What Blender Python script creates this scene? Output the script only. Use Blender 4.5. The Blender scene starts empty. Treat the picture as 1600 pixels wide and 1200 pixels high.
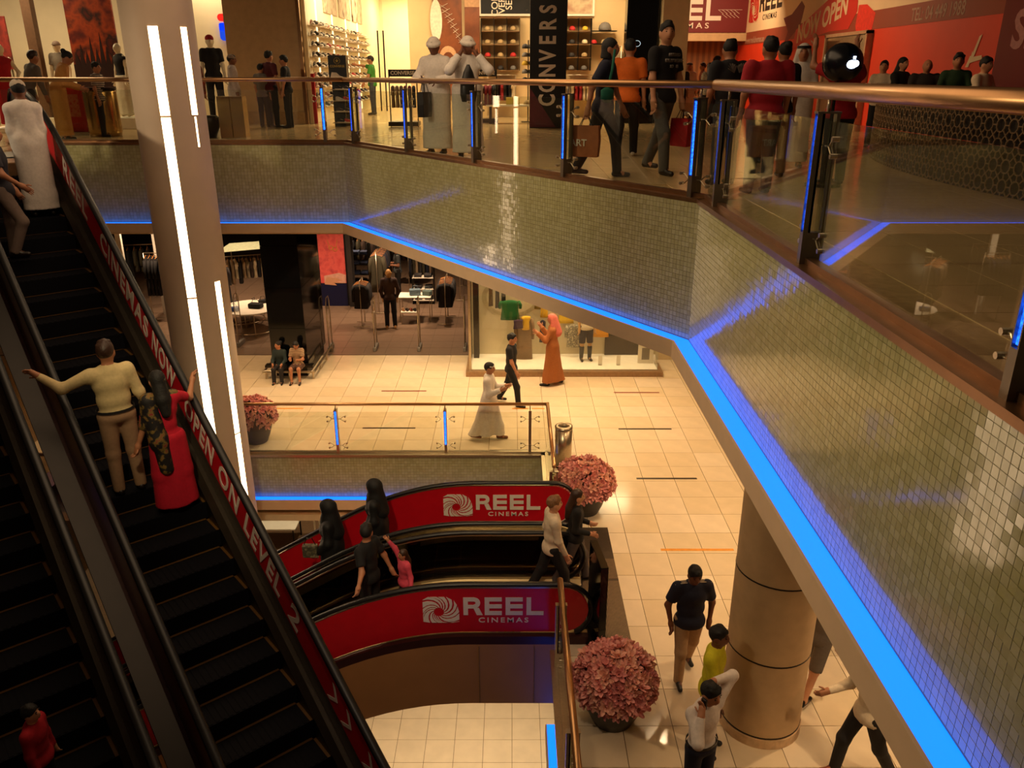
import bpy, bmesh, math, random
import numpy as np
from mathutils import Vector, Matrix
random.seed(7)
sc = bpy.context.scene
C = sc.collection
PI = math.pi
V = Vector

# ------------------------------------------------------------------ camera
cam_d = bpy.data.cameras.new('camera')
cam = bpy.data.objects.new('camera', cam_d)
C.objects.link(cam)
cam.location = (0, 0, 7.2)
cam.rotation_euler = (math.radians(90 - 20.98), 0, 0)
cam_d.sensor_width = 36
cam_d.lens = 1265 / 1600 * 36
cam_d.clip_end = 200
sc.camera = cam
sc.view_settings.view_transform = 'Standard'
sc.view_settings.look = 'None'
sc.view_settings.gamma = 1
sc.view_settings.use_curve_mapping = False
sc.view_settings.exposure = 0.0
sc.cycles.max_bounces = 7
sc.cycles.diffuse_bounces = 3
sc.cycles.glossy_bounces = 4
sc.cycles.transparent_max_bounces = 16
sc.cycles.sample_clamp_indirect = 4
sc.cycles.caustics_reflective = False
sc.cycles.caustics_refractive = False
w = bpy.data.worlds.new('world')
sc.world = w
w.use_nodes = True
w.node_tree.nodes['Background'].inputs[0].default_value = (1.0, 0.62, 0.34, 1)
w.node_tree.nodes['Background'].inputs[1].default_value = 0.05


def light(kind, loc, power, col=(1, .62, .3), size=.1, target=None, spot=60, blend=.6, sy=None):
    d = bpy.data.lights.new('lamp_' + kind.lower(), kind)
    d.energy = power
    d.color = col
    if kind == 'AREA':
        d.shape = 'RECTANGLE'
        d.size = size
        d.size_y = sy or size
    else:
        d.shadow_soft_size = size
    if kind == 'SPOT':
        d.spot_size = math.radians(spot)
        d.spot_blend = blend
    o = bpy.data.objects.new('lamp_light', d)
    o.location = loc
    if target is not None:
        o.rotation_euler = (V(target) - V(loc)).to_track_quat('-Z', 'Y').to_euler()
    C.objects.link(o)
    return o


WARM = (1, .68, .37)
WARM2 = (1, .77, .47)
# --- level 0: recessed downlights in the soffit of the upper gallery
SOFFIT_SPOTS = []
for x in (-8.6, -6.6, -4.2, -2.6, -1.0, .8, 2.6):
    SOFFIT_SPOTS.append((x, 18.2, 4.3))
for y in (3.2, 5.4, 8.0, 10.6, 13.2, 15.8):
    SOFFIT_SPOTS.append((4.6, y, 4.3))
for p in ((1.2, 16.2), (-6.6, 16.3), (-1.8, 16.3), (2.7, 11.4)):
    SOFFIT_SPOTS.append((p[0], p[1], 4.3))
for i, p in enumerate(SOFFIT_SPOTS):
    light('SPOT', (p[0], p[1], p[2] - .03), 235 if p[1] > 14 else 260, WARM, .05, (p[0], p[1], 0), 115, .9)
# light washing down on the shop front floor
for x in (-4.4, -2.6, -1.6):
    light('SPOT', (x, 19.4, 4.2), 150, WARM2, .06, (x, 20.2, 0), 60, .7)
# --- unseen fill lamps added over the atrium to brighten fascias and red panels
light('AREA', (-2.5, 9.0, 10.3), 260, (1, .68, .40), 7, (-2.5, 9.0, 0), sy=8)
light('SPOT', (-1.5, 12, 10.2), 120, WARM2, .12, (2.4, 5.0, 4.8), 60, .8)
light('SPOT', (-3.9, 7.0, 8.3), 300, (1, .78, .48), .15, (-.4, 11.8, 5.2), 64, .8)
light('SPOT', (-3.6, 4.6, 8.0), 330, (1, .78, .48), .15, (1.9, 5.2, 5.0), 72, .8)
light('SPOT', (-2.2, 2.5, 9.8), 1500, (1, .78, .44), .15, (-2.2, 14.7, -.6), 40, .8)
light('SPOT', (-.2, 2.0, 9.8), 520, (1, .72, .5), .15, (-.8, 9.2, .2), 34, .8)
light('SPOT', (-3.4, 15.2, 4.2), 160, WARM2, .06, (-5.2, 13.5, .6), 80, .8)  # unseen spot at soffit height, added to brighten the lower part of the column
light('SPOT', (-10.5, 9.5, 8.5), 620, (1, .78, .50), .15, (-5.6, 15.3, 5.2), 60, .8)
# --- upper shops
for x, y, p in ((-12, 20.2, 130), (-12.6, 18.4, 60), (-7.9, 23.4, 110), (-3.9, 23.5, 130), (-3.6, 28.5, 150), (-3.6, 32.5, 150), (-1.0, 22.5, 170),
                (2.2, 23.2, 130)):
    light('AREA', (x, y, 9.9), p, (1, .74, .42), 1.6, (x, y, 0), sy=1.6)
for x, y, z, p in ((6.2, 20, 9.6, 420), (5.0, 12.5, 9.7, 170), (5.6, 26, 9.7, 200)):
    light('SPOT', (x - 2.2, y, z), p, (1, .6, .3), .1, (7.7, y - 1, 7.8), 95, .9)
light('AREA', (5.9, 26.0, 9.9), 150, (1, .66, .36), 2, (5.9, 29.5, 6.5), sy=2)  # unseen area lamp added to lift the dark end wall of the passage
# --- shop on level 0
for x, y in ((-11, 23.5), (-8.4, 24.5), (-5.6, 24), (-3.2, 24.3), (-1.4, 24.5), (-4.6, 28), (-9.5, 28)):
    light('SPOT', (x, y, 4.0), 520, (1, .68, .42), .06, (x, y + .3, 0), 110, .9)
light('AREA', (1.3, 20.2, 4.1), 170, (1, .74, .42), 4.0, (1.3, 20.2, 0), sy=.8)
# --- level -1
for x, y in ((-1.3, 13.0), (.5, 11.5), (-5.6, 20.5), (-7.5, 22), (-1.5, 9)):
    light('SPOT', (x, y, -1.6), 420, WARM2, .06, (x, y, -6.3), 120, .9)


# ------------------------------------------------------------------ materials
def lin(c):
    return tuple(((v / 255) / 12.92 if v <= 10 else (((v / 255) + .055) / 1.055) ** 2.4) for v in c)


_M = {}


def mat(name, rgb, rough=.6, metal=0.0, noise=.12, scale=14, bump=0, emit=0, ecol=None, spec=.5, sheen=0):
    if name in _M:
        return _M[name]
    m = bpy.data.materials.new(name)
    m.use_nodes = True
    nt = m.node_tree
    b = nt.nodes['Principled BSDF']
    c = lin(rgb)
    b.inputs['Roughness'].default_value = rough
    b.inputs['Metallic'].default_value = metal
    b.inputs['Specular IOR Level'].default_value = spec
    tc = nt.nodes.new('ShaderNodeTexCoord')
    n = nt.nodes.new('ShaderNodeTexNoise')
    n.inputs['Scale'].default_value = scale
    n.inputs['Detail'].default_value = 3
    nt.links.new(tc.outputs['Object'], n.inputs['Vector'])
    r = nt.nodes.new('ShaderNodeValToRGB')
    r.color_ramp.elements[0].position = .3
    r.color_ramp.elements[1].position = .7
    r.color_ramp.elements[0].color = tuple(v * (1 - noise) for v in c) + (1,)
    r.color_ramp.elements[1].color = tuple(min(1, v * (1 + noise)) for v in c) + (1,)
    nt.links.new(n.outputs['Fac'], r.inputs['Fac'])
    nt.links.new(r.outputs['Color'], b.inputs['Base Color'])
    if bump:
        bp = nt.nodes.new('ShaderNodeBump')
        bp.inputs['Strength'].default_value = bump
        bp.inputs['Distance'].default_value = .01
        nt.links.new(n.outputs['Fac'], bp.inputs['Height'])
        nt.links.new(bp.outputs['Normal'], b.inputs['Normal'])
    if emit:
        b.inputs['Emission Color'].default_value = (lin(ecol or rgb)) + (1,)
        b.inputs['Emission Strength'].default_value = emit
    _M[name] = m
    return m


def stripes(name, rgb1, rgb2, scale=20, axis='Z', rough=.8):
    m = mat(name, rgb1, rough)
    nt = m.node_tree
    b = nt.nodes['Principled BSDF']
    wv = nt.nodes.new('ShaderNodeTexWave')
    wv.bands_direction = axis
    wv.inputs['Scale'].default_value = scale
    tc = [n for n in nt.nodes if n.type == 'TEX_COORD'][0]
    nt.links.new(tc.outputs['Object'], wv.inputs['Vector'])
    r = nt.nodes.new('ShaderNodeValToRGB')
    r.color_ramp.interpolation = 'CONSTANT'
    r.color_ramp.elements[0].color = lin(rgb1) + (1,)
    r.color_ramp.elements[1].color = lin(rgb2) + (1,)
    r.color_ramp.elements[1].position = .5
    nt.links.new(wv.outputs['Fac'], r.inputs['Fac'])
    nt.links.new(r.outputs['Color'], b.inputs['Base Color'])
    return m


def blotch(name, cols, scale=5, rough=.7, detail=4):
    """patches of several colours (printed fabric, painted poster)"""
    m = mat(name, cols[0], rough)
    nt = m.node_tree
    b = nt.nodes['Principled BSDF']
    r = nt.nodes.new('ShaderNodeValToRGB')
    n = [k for k in nt.nodes if k.type == 'TEX_NOISE'][0]
    n.inputs['Scale'].default_value = scale
    n.inputs['Detail'].default_value = detail
    while len(r.color_ramp.elements) < len(cols):
        r.color_ramp.elements.new(.5)
    for i, c in enumerate(cols):
        r.color_ramp.elements[i].position = .3 + .4 * i / max(1, len(cols) - 1)
        r.color_ramp.elements[i].color = lin(c) + (1,)
    nt.links.new(n.outputs['Fac'], r.inputs['Fac'])
    nt.links.new(r.outputs['Color'], b.inputs['Base Color'])
    return m


def glass_mat(name, tint=(.96, .98, .95), ior=1.5, rough=0.0):
    if name in _M:
        return _M[name]
    m = bpy.data.materials.new(name)
    m.use_nodes = True
    nt = m.node_tree
    nt.nodes.clear()
    o = nt.nodes.new('ShaderNodeOutputMaterial')
    mx = nt.nodes.new('ShaderNodeMixShader')
    t = nt.nodes.new('ShaderNodeBsdfTransparent')
    g = nt.nodes.new('ShaderNodeBsdfGlossy')
    f = nt.nodes.new('ShaderNodeFresnel')
    geo = nt.nodes.new('ShaderNodeNewGeometry')      # the same reflectance on both faces of the pane
    mr = nt.nodes.new('ShaderNodeMapRange')
    mr.inputs['To Min'].default_value = ior
    mr.inputs['To Max'].default_value = 1 / ior
    nt.links.new(geo.outputs['Backfacing'], mr.inputs['Value'])
    nt.links.new(mr.outputs[0], f.inputs['IOR'])
    t.inputs['Color'].default_value = tint + (1,)
    g.inputs['Roughness'].default_value = rough
    g.inputs['Color'].default_value = (.95, .95, .95, 1)
    nt.links.new(f.outputs[0], mx.inputs[0])
    nt.links.new(t.outputs[0], mx.inputs[1])
    nt.links.new(g.outputs[0], mx.inputs[2])
    nt.links.new(mx.outputs[0], o.inputs[0])
    _M[name] = m
    return m


def led_mat(name, rgb, strength, scale=60):
    """a strip of light emitting dots"""
    m = mat(name, (10, 12, 30), .4)
    nt = m.node_tree
    b = nt.nodes['Principled BSDF']
    tc = [n for n in nt.nodes if n.type == 'TEX_COORD'][0]
    vo = nt.nodes.new('ShaderNodeTexNoise')
    vo.inputs['Scale'].default_value = scale
    nt.links.new(tc.outputs['Object'], vo.inputs['Vector'])
    mr = nt.nodes.new('ShaderNodeMapRange')
    mr.inputs['From Min'].default_value = .35
    mr.inputs['From Max'].default_value = .7
    mr.inputs['To Min'].default_value = strength * .35
    mr.inputs['To Max'].default_value = strength * 1.8
    nt.links.new(vo.outputs['Fac'], mr.inputs['Value'])
    b.inputs['Emission Color'].default_value = lin(rgb) + (1,)
    nt.links.new(mr.outputs[0], b.inputs['Emission Strength'])
    return m


GLASS = glass_mat('railing_glass', (.93, .95, .9), 1.6)
SHOPGLASS = glass_mat('shop_glass', (.96, .97, .95), 1.45)
STEEL = mat('brushed_steel', (190, 175, 150), .28, .9, .08, 30)
BRONZE = mat('bronze_steel', (150, 112, 78), .3, .85, .1, 8)
RAILM = mat('handrail_metal', (196, 150, 104), .33, .9, .06, 6)
DARKM = mat('dark_metal', (46, 42, 38), .35, .8, .1, 20)
BLACK = mat('black_rubber', (14, 13, 15), .4, 0, .1, 20)
GLOSSBLACK = mat('gloss_black', (7, 7, 8), .08, 0, .1, 5)
CREAM = mat('cream_paint', (226, 205, 168), .7, 0, .05, 4)
WHITE = mat('white_paint', (240, 232, 214), .6, 0, .04, 5)
BEIGE = mat('beige_stone', (196, 164, 122), .55, 0, .07, 6)
RED = mat('red_vinyl', (196, 14, 30), .35, 0, .05, 6)
LETTER = mat('pale_lettering', (228, 214, 200), .5, 0, .04, 10)
GREY = mat('grey_paint', (120, 112, 102), .6, 0, .08, 8)
GROUT = mat('tile_grout', (132, 120, 82), .8, 0, .1, 20)
FLOORT = [mat('floor_tile_%s' % n, c, .13, 0, .05, 3) for n, c in (('ivory', (226, 205, 174)), ('cream', (222, 200, 166)), ('sand', (229, 209, 180)))]
JOINT = mat('floor_joint', (120, 92, 58), .7)
BLUE = mat('blue_light_lens', (10, 60, 200), .4, emit=3.2, ecol=(10, 92, 255), noise=.02)
LAMP = mat('warm_light_diffuser', (255, 240, 220), .4, emit=9, ecol=(255, 216, 172), noise=.01)
DISC = mat('downlight_lens', (255, 240, 220), .4, emit=14, ecol=(255, 200, 140), noise=.01)
LEDS = led_mat('blue_led_strip', (20, 80, 255), 5)


# ------------------------------------------------------------------ mesh builder
class MB:
    def __init__(s):
        s.v = []
        s.f = []
        s.m = []

    def add(s, vs, fs, mi=0, M=None):
        k = len(s.v)
        s.v += [tuple(M @ V(p)) if M is not None else tuple(p) for p in vs]
        if M is not None and M.to_3x3().determinant() < 0:
            fs = [tuple(reversed(f)) for f in fs]
        s.f += [tuple(i + k for i in f) for f in fs]
        s.m += [mi] * len(fs)
        return s

    def box(s, x0, x1, y0, y1, z0, z1, mi=0, M=None):
        vs = [(x, y, z) for z in (z0, z1) for y in (y0, y1) for x in (x0, x1)]
        fs = [(0, 2, 3, 1), (4, 5, 7, 6), (0, 1, 5, 4), (2, 6, 7, 3), (0, 4, 6, 2), (1, 3, 7, 5)]
        return s.add(vs, fs, mi, M)

    def bar(s, a, b, w, d=None, mi=0, up=(0, 0, 1)):
        """box of section w x d from a to b"""
        a, b = V(a), V(b)
        d = w if d is None else d
        t = (b - a).normalized()
        u = V(up)
        if abs(t.dot(u)) > .95:
            u = V((0, 1, 0))
        r = t.cross(u).normalized() * w / 2
        q = r.cross(t).normalized() * d / 2
        vs = [p + r * i + q * j for p in (a, b) for i, j in ((-1, -1), (1, -1), (1, 1), (-1, 1))]
        return s.add(vs, [(3, 2, 1, 0), (4, 5, 6, 7), (0, 1, 5, 4), (1, 2, 6, 5), (2, 3, 7, 6), (3, 0, 4, 7)], mi)

    def tube(s, pts, r, n=10, mi=0, flat=1.0, caps=True):
        pts = [V(p) for p in pts]
        rs = r if isinstance(r, (list, tuple)) else [r] * len(pts)
        vs, fs = [], []
        prev = None
        for i, p in enumerate(pts):
            t = (pts[min(i + 1, len(pts) - 1)] - pts[max(i - 1, 0)]).normalized()
            if prev is None:
                u = V((0, 0, 1)) if abs(t.z) < .9 else V((1, 0, 0))
            else:
                u = prev
            q = (u - t * u.dot(t)).normalized()
            prev = q
            rr = t.cross(q)
            for k in range(n):
                a = 2 * PI * k / n
                vs.append(p + rr * math.cos(a) * rs[i] + q * math.sin(a) * rs[i] * flat)
        for i in range(len(pts) - 1):
            for k in range(n):
                fs.append((i * n + k, i * n + (k + 1) % n, (i + 1) * n + (k + 1) % n, (i + 1) * n + k))
        if caps:
            fs.append(tuple(range(n - 1, -1, -1)))
            fs.append(tuple((len(pts) - 1) * n + k for k in range(n)))
        return s.add(vs, fs, mi)

    def lathe(s, prof, n=24, mi=0, c=(0, 0), sx=1, sy=1):
        vs, fs = [], []
        for r, z in prof:
            for k in range(n):
                a = 2 * PI * k / n
                vs.append((c[0] + r * sx * math.cos(a), c[1] + r * sy * math.sin(a), z))
        for i in range(len(prof) - 1):
            for k in range(n):
                fs.append((i * n + k, i * n + (k + 1) % n, (i + 1) * n + (k + 1) % n, (i + 1) * n + k))
        fs.append(tuple(range(n - 1, -1, -1)))
        fs.append(tuple((len(prof) - 1) * n + k for k in range(n)))
        return s.add(vs, fs, mi)

    def prism(s, poly, z0, z1, mi=0, M=None):
        n = len(poly)
        if sum(poly[i][0] * poly[(i + 1) % n][1] - poly[(i + 1) % n][0] * poly[i][1] for i in range(n)) < 0:
            poly = poly[::-1]
        vs = [(x, y, z0) for x, y in poly] + [(x, y, z1) for x, y in poly]
        fs = [tuple(range(n - 1, -1, -1)), tuple(range(n, 2 * n))]
        fs += [(i, (i + 1) % n, n + (i + 1) % n, n + i) for i in range(n)]
        return s.add(vs, fs, mi, M)

    def mesh(s, name, mats, smooth=False):
        me = bpy.data.meshes.new(name)
        me.from_pydata(s.v, [], s.f)
        if not isinstance(mats, (list, tuple)):
            mats = [mats]
        for m in mats:
            me.materials.append(m)
        if len(mats) > 1:
            me.polygons.foreach_set('material_index', s.m)
        if smooth:
            me.polygons.foreach_set('use_smooth', [True] * len(me.polygons))
        me.update()
        return me


def link(name, me, parent=None, loc=None, rz=None):
    o = bpy.data.objects.new(name, me)
    C.objects.link(o)
    if parent is not None:
        o.parent = parent
    if loc is not None:
        o.location = loc
    if rz is not None:
        o.rotation_euler = (0, 0, rz)
    return o


def obj(name, mb, mats, parent=None, smooth=False, loc=None, rz=None, bevel=0):
    o = link(name, mb.mesh(name, mats, smooth), parent, loc, rz)
    if bevel:
        b = o.modifiers.new('bevel', 'BEVEL')
        b.width = bevel
        b.segments = 2
        b.limit_method = 'ANGLE'
    return o


def tag(o, label=None, cat=None, group=None, kind=None):
    for k, v in (('label', label), ('category', cat), ('group', group), ('kind', kind)):
        if v:
            o[k] = v
    return o


def thing(name, label, cat, loc=(0, 0, 0), rz=0, group=None):
    o = bpy.data.objects.new(name, None)
    o.empty_display_size = .1
    C.objects.link(o)
    o.location = loc
    o.rotation_euler = (0, 0, rz)
    return tag(o, label, cat, group)


def struct(name, mb, mats, parent=None, **k):
    return tag(obj(name, mb, mats, parent, **k), kind='structure')


_kids = {}


def copy_tree(o, loc=None, rz=None, label=None, group=None, parent=None):
    c = o.copy()
    C.objects.link(c)
    c.parent = parent
    if loc is not None:
        c.location = loc
    if rz is not None:
        c.rotation_euler = (0, 0, rz)
    if label:
        c['label'] = label
    if group:
        c['group'] = group
    for ch in list(o.children):
        copy_tree(ch, parent=c)
    return c


def recolour(o, m, slot=0):
    o.material_slots[slot].link = 'OBJECT'
    o.material_slots[slot].material = m


def basis(origin, right, up):
    r = V(right).normalized()
    u = V(up).normalized()
    n = r.cross(u)
    M = Matrix.Identity(4)
    for i in range(3):
        M[i][0], M[i][1], M[i][2], M[i][3] = r[i], u[i], n[i], origin[i]
    return M


def text(s, size, M, m, parent=None, bold=0.0, ext=.004, sx=1.0, space=1.0, align='CENTER', name='lettering', width=None):
    cu = bpy.data.curves.new('t', 'FONT')
    cu.body = s
    cu.size = size
    cu.extrude = ext
    cu.offset = bold * size
    cu.space_character = space
    cu.align_x = align
    cu.align_y = 'CENTER'
    cu.resolution_u = 3
    o = bpy.data.objects.new('t', cu)
    C.objects.link(o)
    dg = bpy.context.evaluated_depsgraph_get()
    me = bpy.data.meshes.new_from_object(o.evaluated_get(dg))
    bpy.data.objects.remove(o)
    if width:
        xs = [v.co.x for v in me.vertices]
        sx = width / (max(xs) - min(xs))
    me.transform(M @ Matrix.Diagonal((sx, 1, 1, 1)))
    me.materials.clear()
    me.materials.append(m)
    return link(name, me, parent)


def reel_letters(mb, M, h, t=.006, word='REEL'):
    """wide block capitals, lower left corner at the origin of M, height h; returns the width"""
    x = 0
    s = h * .22
    for ch in word:
        if ch == 'E':
            mb.box(x, x + s, 0, h, 0, t, 0, M)
            for y in (0, h / 2 - s / 2, h - s):
                mb.box(x + s, x + h * .82, y, y + s, 0, t, 0, M)
            x += h * 1.0
        elif ch == 'L':
            mb.box(x, x + s, 0, h, 0, t, 0, M)
            mb.box(x + s, x + h * .82, 0, s, 0, t, 0, M)
            x += h * .9
        elif ch == 'R':
            mb.box(x, x + s, 0, h, 0, t, 0, M)
            r = h * .31
            cx, cy = x + h * .5, h - r
            mb.box(x + s, cx, h - s, h, 0, t, 0, M)
            mb.box(x + s, cx, h - 2 * r, h - 2 * r + s * .9, 0, t, 0, M)
            out = [(cx + r * math.cos(a), cy + r * math.sin(a)) for a in [PI / 2 - PI * k / 10 for k in range(11)]]
            inn = [(cx + (r - s) * math.cos(a), cy + (r - s) * math.sin(a)) for a in [-PI / 2 + PI * k / 10 for k in range(11)]]
            for k in range(10):
                mb.prism([out[k], out[k + 1], inn[9 - k], inn[10 - k]], 0, t, 0, M)
            mb.prism([(cx - .02 * h, h - 2 * r + .02 * h), (cx + .24 * h, h - 2 * r + .03 * h), (x + h * .92, 0), (x + h * .64, 0)], 0, t, 0, M)
            x += h * 1.02
    return x


def pinwheel(mb, M, h, t=.006):
    """the film reel emblem: curved blades round an off-centre eye, cut to a square with a rounded right side"""
    cx, cy = h * .52, h * .42
    n = 15
    W = h * 1.18

    def lim(a):
        dx, dy = math.cos(a), math.sin(a)
        ts = []
        if dx > 1e-6:
            ts.append((W - cx) / dx)
        if dx < -1e-6:
            ts.append(-cx / dx)
        if dy > 1e-6:
            ts.append((h - cy) / dy)
        if dy < -1e-6:
            ts.append(-cy / dy)
        r = min(ts)
        x, y = cx + dx * r, cy + dy * r
        k = 1.0
        if x > W * .72 and y > h * .42:
            k = min(1, h * .62 / max(1e-6, math.hypot(x - W * .47, y - h * .42)))
            k = max(k, .78)
        return r * k
    for i in range(n):
        a0 = 2 * PI * i / n
        L, R = [], []
        for k in range(6):
            f = k / 5
            sw = -1.15 * (1 - f)
            aa, bb = a0 + sw, a0 + sw + 2 * PI / n * (.42 + .36 * f)
            ra = h * .17 + (lim(a0) - h * .17) * f
            rb = h * .17 + (lim(a0 + 2 * PI / n * .78) - h * .17) * f
            if k < 5:
                ra, rb = min(ra, lim(aa)), min(rb, lim(bb))
            L.append((cx + ra * math.cos(aa), cy + ra * math.sin(aa)))
            R.append((cx + rb * math.cos(bb), cy + rb * math.sin(bb)))
        for k in range(5):
            mb.prism([L[k], L[k + 1], R[k + 1], R[k]], 0, t, 0, M)


def reel_logo(origin, right, up, h, parent, m=None, m2=None, only=None):
    """emblem, REEL and CINEMAS; origin = lower left of the emblem"""
    m = m or LETTER
    M = basis(origin, right, up)
    a = MB()
    pinwheel(a, M, h)
    if only is None:
        e = obj('emblem', a, m2 or m, parent)
    M2 = M @ Matrix.Translation((h * 1.32, h * .30, 0))
    b = MB()
    wd = reel_letters(b, M2 @ Matrix.Diagonal((1.0, 1, 1, 1)), h * .68)
    obj('lettering', b, m, parent)
    text('CINEMAS', h * .26, M @ Matrix.Translation((h * 1.32 + wd / 2 - .03 * h, h * .09, .001)), m, parent, .012, .003, 1.22, 1.35)

# ------------------------------------------------------------------ setting: floors and slabs
H2, HM = 6.0, -6.3
A0, B0 = V((-3.06, 15.3, 0)), V((1.85, 8.1, 0))

mb = MB()
mb.box(-16, 14, 14.86, 36, -.35, -.02)
mb.box(.76, 14, 5, 14.86, -.35, -.02)
mb.box(-16, 14, -3, 5, -.35, -.02)
mb.box(-16, -9, 5, 14.75, -.35, -.02)
floor0 = struct('floor', mb, JOINT)

TX, TY = .594, .615
tiles0 = []
rest = MB()
cand = []
for i in range(-20, 16):
    for j in range(-2, 24):
        x0, y0 = 1.897 + i * TX, 7.49 + j * TY
        x1, y1 = x0 + TX, y0 + TY
        if y0 > 20.95 or y0 < 5:
            continue
        y1 = min(y1, 20.98)
        if x1 < -12 or x0 > 9:
            continue
        if x0 < .66 and y0 < 14.76:
            if x1 > .9 and x0 > .2:
                x0 = .66
            elif y1 > 15.0 and x1 <= .9:
                y0 = 14.76
            else:
                continue
        cand.append((y0, x0, x1, y1))
M_SHARED = {}


def tile_mesh(w, d, h, key, m, nm='floor_tile'):
    k = (round(w, 3), round(d, 3), key)
    if k not in M_SHARED:
        b = MB()
        g = .004
        b.box(g, w - g, g, d - g, -h, 0)
        M_SHARED[k] = b.mesh(nm, m)
    return M_SHARED[k]


def vis_rank(c):
    y0, x0, x1, y1 = c
    xm, ym = (x0 + x1) / 2, (y0 + y1) / 2
    # hidden below the upper gallery, or behind the escalators
    hid = 0
    if xm > 1.9 and ym < 13.2 and not (ym < 7.6 and xm > 2.9 and xm < 1.9 + (ym - 4) * .9):
        hid = 40 if xm > 1.7 + ym * .155 else 0
    if xm < -6.2:
        hid = 40
    if xm > 4.4:
        hid = 40
    return ym + hid


cand.sort(key=vis_rank)
for k, (y0, x0, x1, y1) in enumerate(cand):
    if k < 298:
        q = random.randrange(3)
        o = link('tile', tile_mesh(x1 - x0, y1 - y0, .02, q, FLOORT[q]), floor0, (x0, y0, random.uniform(-.0006, 0)))
    else:
        rest.box(x0 + .004, x1 - .004, y0 + .004, y1 - .004, -.02, 0)
tag(obj('tile_field', rest, FLOORT[1], floor0), kind='stuff')

# dark floor of the level 0 shop
mb = MB()
mb.box(-15.5, -1.1, 21.0, 33, -.02, -.004)
struct('floor_shop', mb, mat('shop_floor_joint', (70, 52, 38), .5))
mb = MB()
for i in range(24):
    for j in range(20):
        x, y = -15.5 + i * .6, 21.0 + j * .6
        mb.box(x + .004, min(x + .596, -1.1), y + .004, y + .596, -.003, .004)
tag(obj('tile_field', mb, mat('shop_floor_tile', (122, 100, 82), .3, 0, .08, 6), bpy.data.objects['floor_shop']), kind='stuff')

# colour inlays in the pale floor
INL = [(580, 655, 600, 'dark red'), (965, 1036, 602, 'dark red'), (550, 635, 663, 'black'), (980, 1066, 665, 'black'), (1007, 1106, 748, 'black'),
       (380, 443, 630, 'orange'), (800, 848, 630, 'orange'), (1042, 1156, 860, 'orange'), (765, 832, 703, 'black')]
IC = {'dark red': (130, 32, 14), 'black': (40, 30, 22), 'orange': (226, 148, 40)}
INP = [((-3.17, 18.3), 1.09, 'dark red'), ((2.46, 18.2), 1.1, 'dark red'), ((-3.25, 16.1), 1.15, 'black'), ((2.31, 16.05), 1.15, 'black'),
       ((2.37, 13.75), 1.15, 'black'), ((-5.8, 17.2), 1.0, 'orange'), ((0.0, 17.2), .75, 'orange'), ((2.41, 11.28), 1.18, 'orange'), ((-.46, 14.98), .95, 'black')]
for (p, L, cn) in INP:
    b = MB()
    b.box(0, L, -.03, .03, -.01, .002)
    tag(obj('floor_inlay', b, mat('inlay_' + cn.replace(' ', '_'), IC[cn], .3), floor0, loc=(p[0], p[1], 0)), kind='structure')

# level -1
mb = MB()
mb.box(-16, 12, -2, 32, HM - .3, HM - .01)
f1 = struct('floor_lower', mb, JOINT)
mb = MB()
for i in range(-20, 14):
    for j in range(6, 44):
        x, y = i * .62, j * .62
        if x < -4.7 and y > 20:
            continue
        mb.box(x + .005, x + .615, y + .005, y + .615, HM - .02, HM)
tag(obj('tile_field', mb, FLOORT[2], f1), kind='stuff')
mb = MB()
mb.box(-12, -4.72, 20.2, 30, HM - .02, HM + .003)
tag(obj('dark_tile_field', mb, mat('lower_shop_tile', (128, 100, 74), .35), f1), kind='stuff')

# upper gallery slab
th = math.radians(39.8)
DV = V((-math.sin(th), math.cos(th), 0))
NV = V((math.cos(th), math.sin(th), 0))


def esc_pt(a, n):
    p = DV * a + NV * n
    return (p.x, p.y)


e1, e2 = esc_pt(13.95, 2.78), esc_pt(13.95, -.9)
poly = [(14, 36), (-16, 36), (-16, e2[1]), e2, e1, (e1[0] - .02, 15.3 - .0) if e1[0] < -9 else (-9.0, 15.3), (A0.x, A0.y), (B0.x, B0.y), (1.85, -3), (14, -3)]
poly = [(14, 36), (-16, 36), (-16, e2[1]), e2, e1, (-9.2, 15.4), (A0.x + .04, A0.y + .1), (B0.x + .09, B0.y + .05), (1.94, -3), (14, -3)]
mb = MB()
mb.prism(poly, 5.55, H2 - .02)
fl2 = struct('floor_upper', mb, JOINT)
mb = MB()
mb.prism([(14, 36), (-16, 36), (-16, 15.45), (A0.x - .1, 15.45), (2.0, 8.2), (2.0, -3), (14, -3)], 4.34, 4.5)
struct('ceiling', mb, CREAM)
# tiles on the upper gallery (seen at a grazing angle)
mb = MB()


def in_poly(x, y, P):
    c = False
    for i in range(len(P)):
        (x1, y1), (x2, y2) = P[i], P[i - 1]
        if (y1 > y) != (y2 > y) and x < (x2 - x1) * (y - y1) / (y2 - y1) + x1:
            c = not c
    return c


for i in range(-26, 23):
    for j in range(-4, 60):
        x, y = i * .6, j * .6
        if all(in_poly(x + a, y + b, poly) for a, b in ((.02, .02), (.58, .02), (.58, .58), (.02, .58))):
            mb.box(x + .003, x + .597, y + .003, y + .597, H2 - .02, H2)
tag(obj('tile_field', mb, mat('upper_floor_tile', (206, 176, 132), .16, 0, .05, 3), fl2), kind='stuff')
# infill along the slanted edges
mb = MB()
mb.prism(poly, H2 - .019, H2 - .006)
struct('floor_border', mb, mat('upper_floor_border', (196, 166, 122), .2))

# ------------------------------------------------------------------ fascias: mosaic, blue light, cream lip
MOS = [mat('mosaic_%s' % n, c, .09, 0, .05, 30, spec=.7) for n, c in (('moss', (176, 170, 118)), ('straw', (182, 176, 126)), ('fern', (170, 164, 112)))]
_tq = {}
n_parts = [0]


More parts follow.
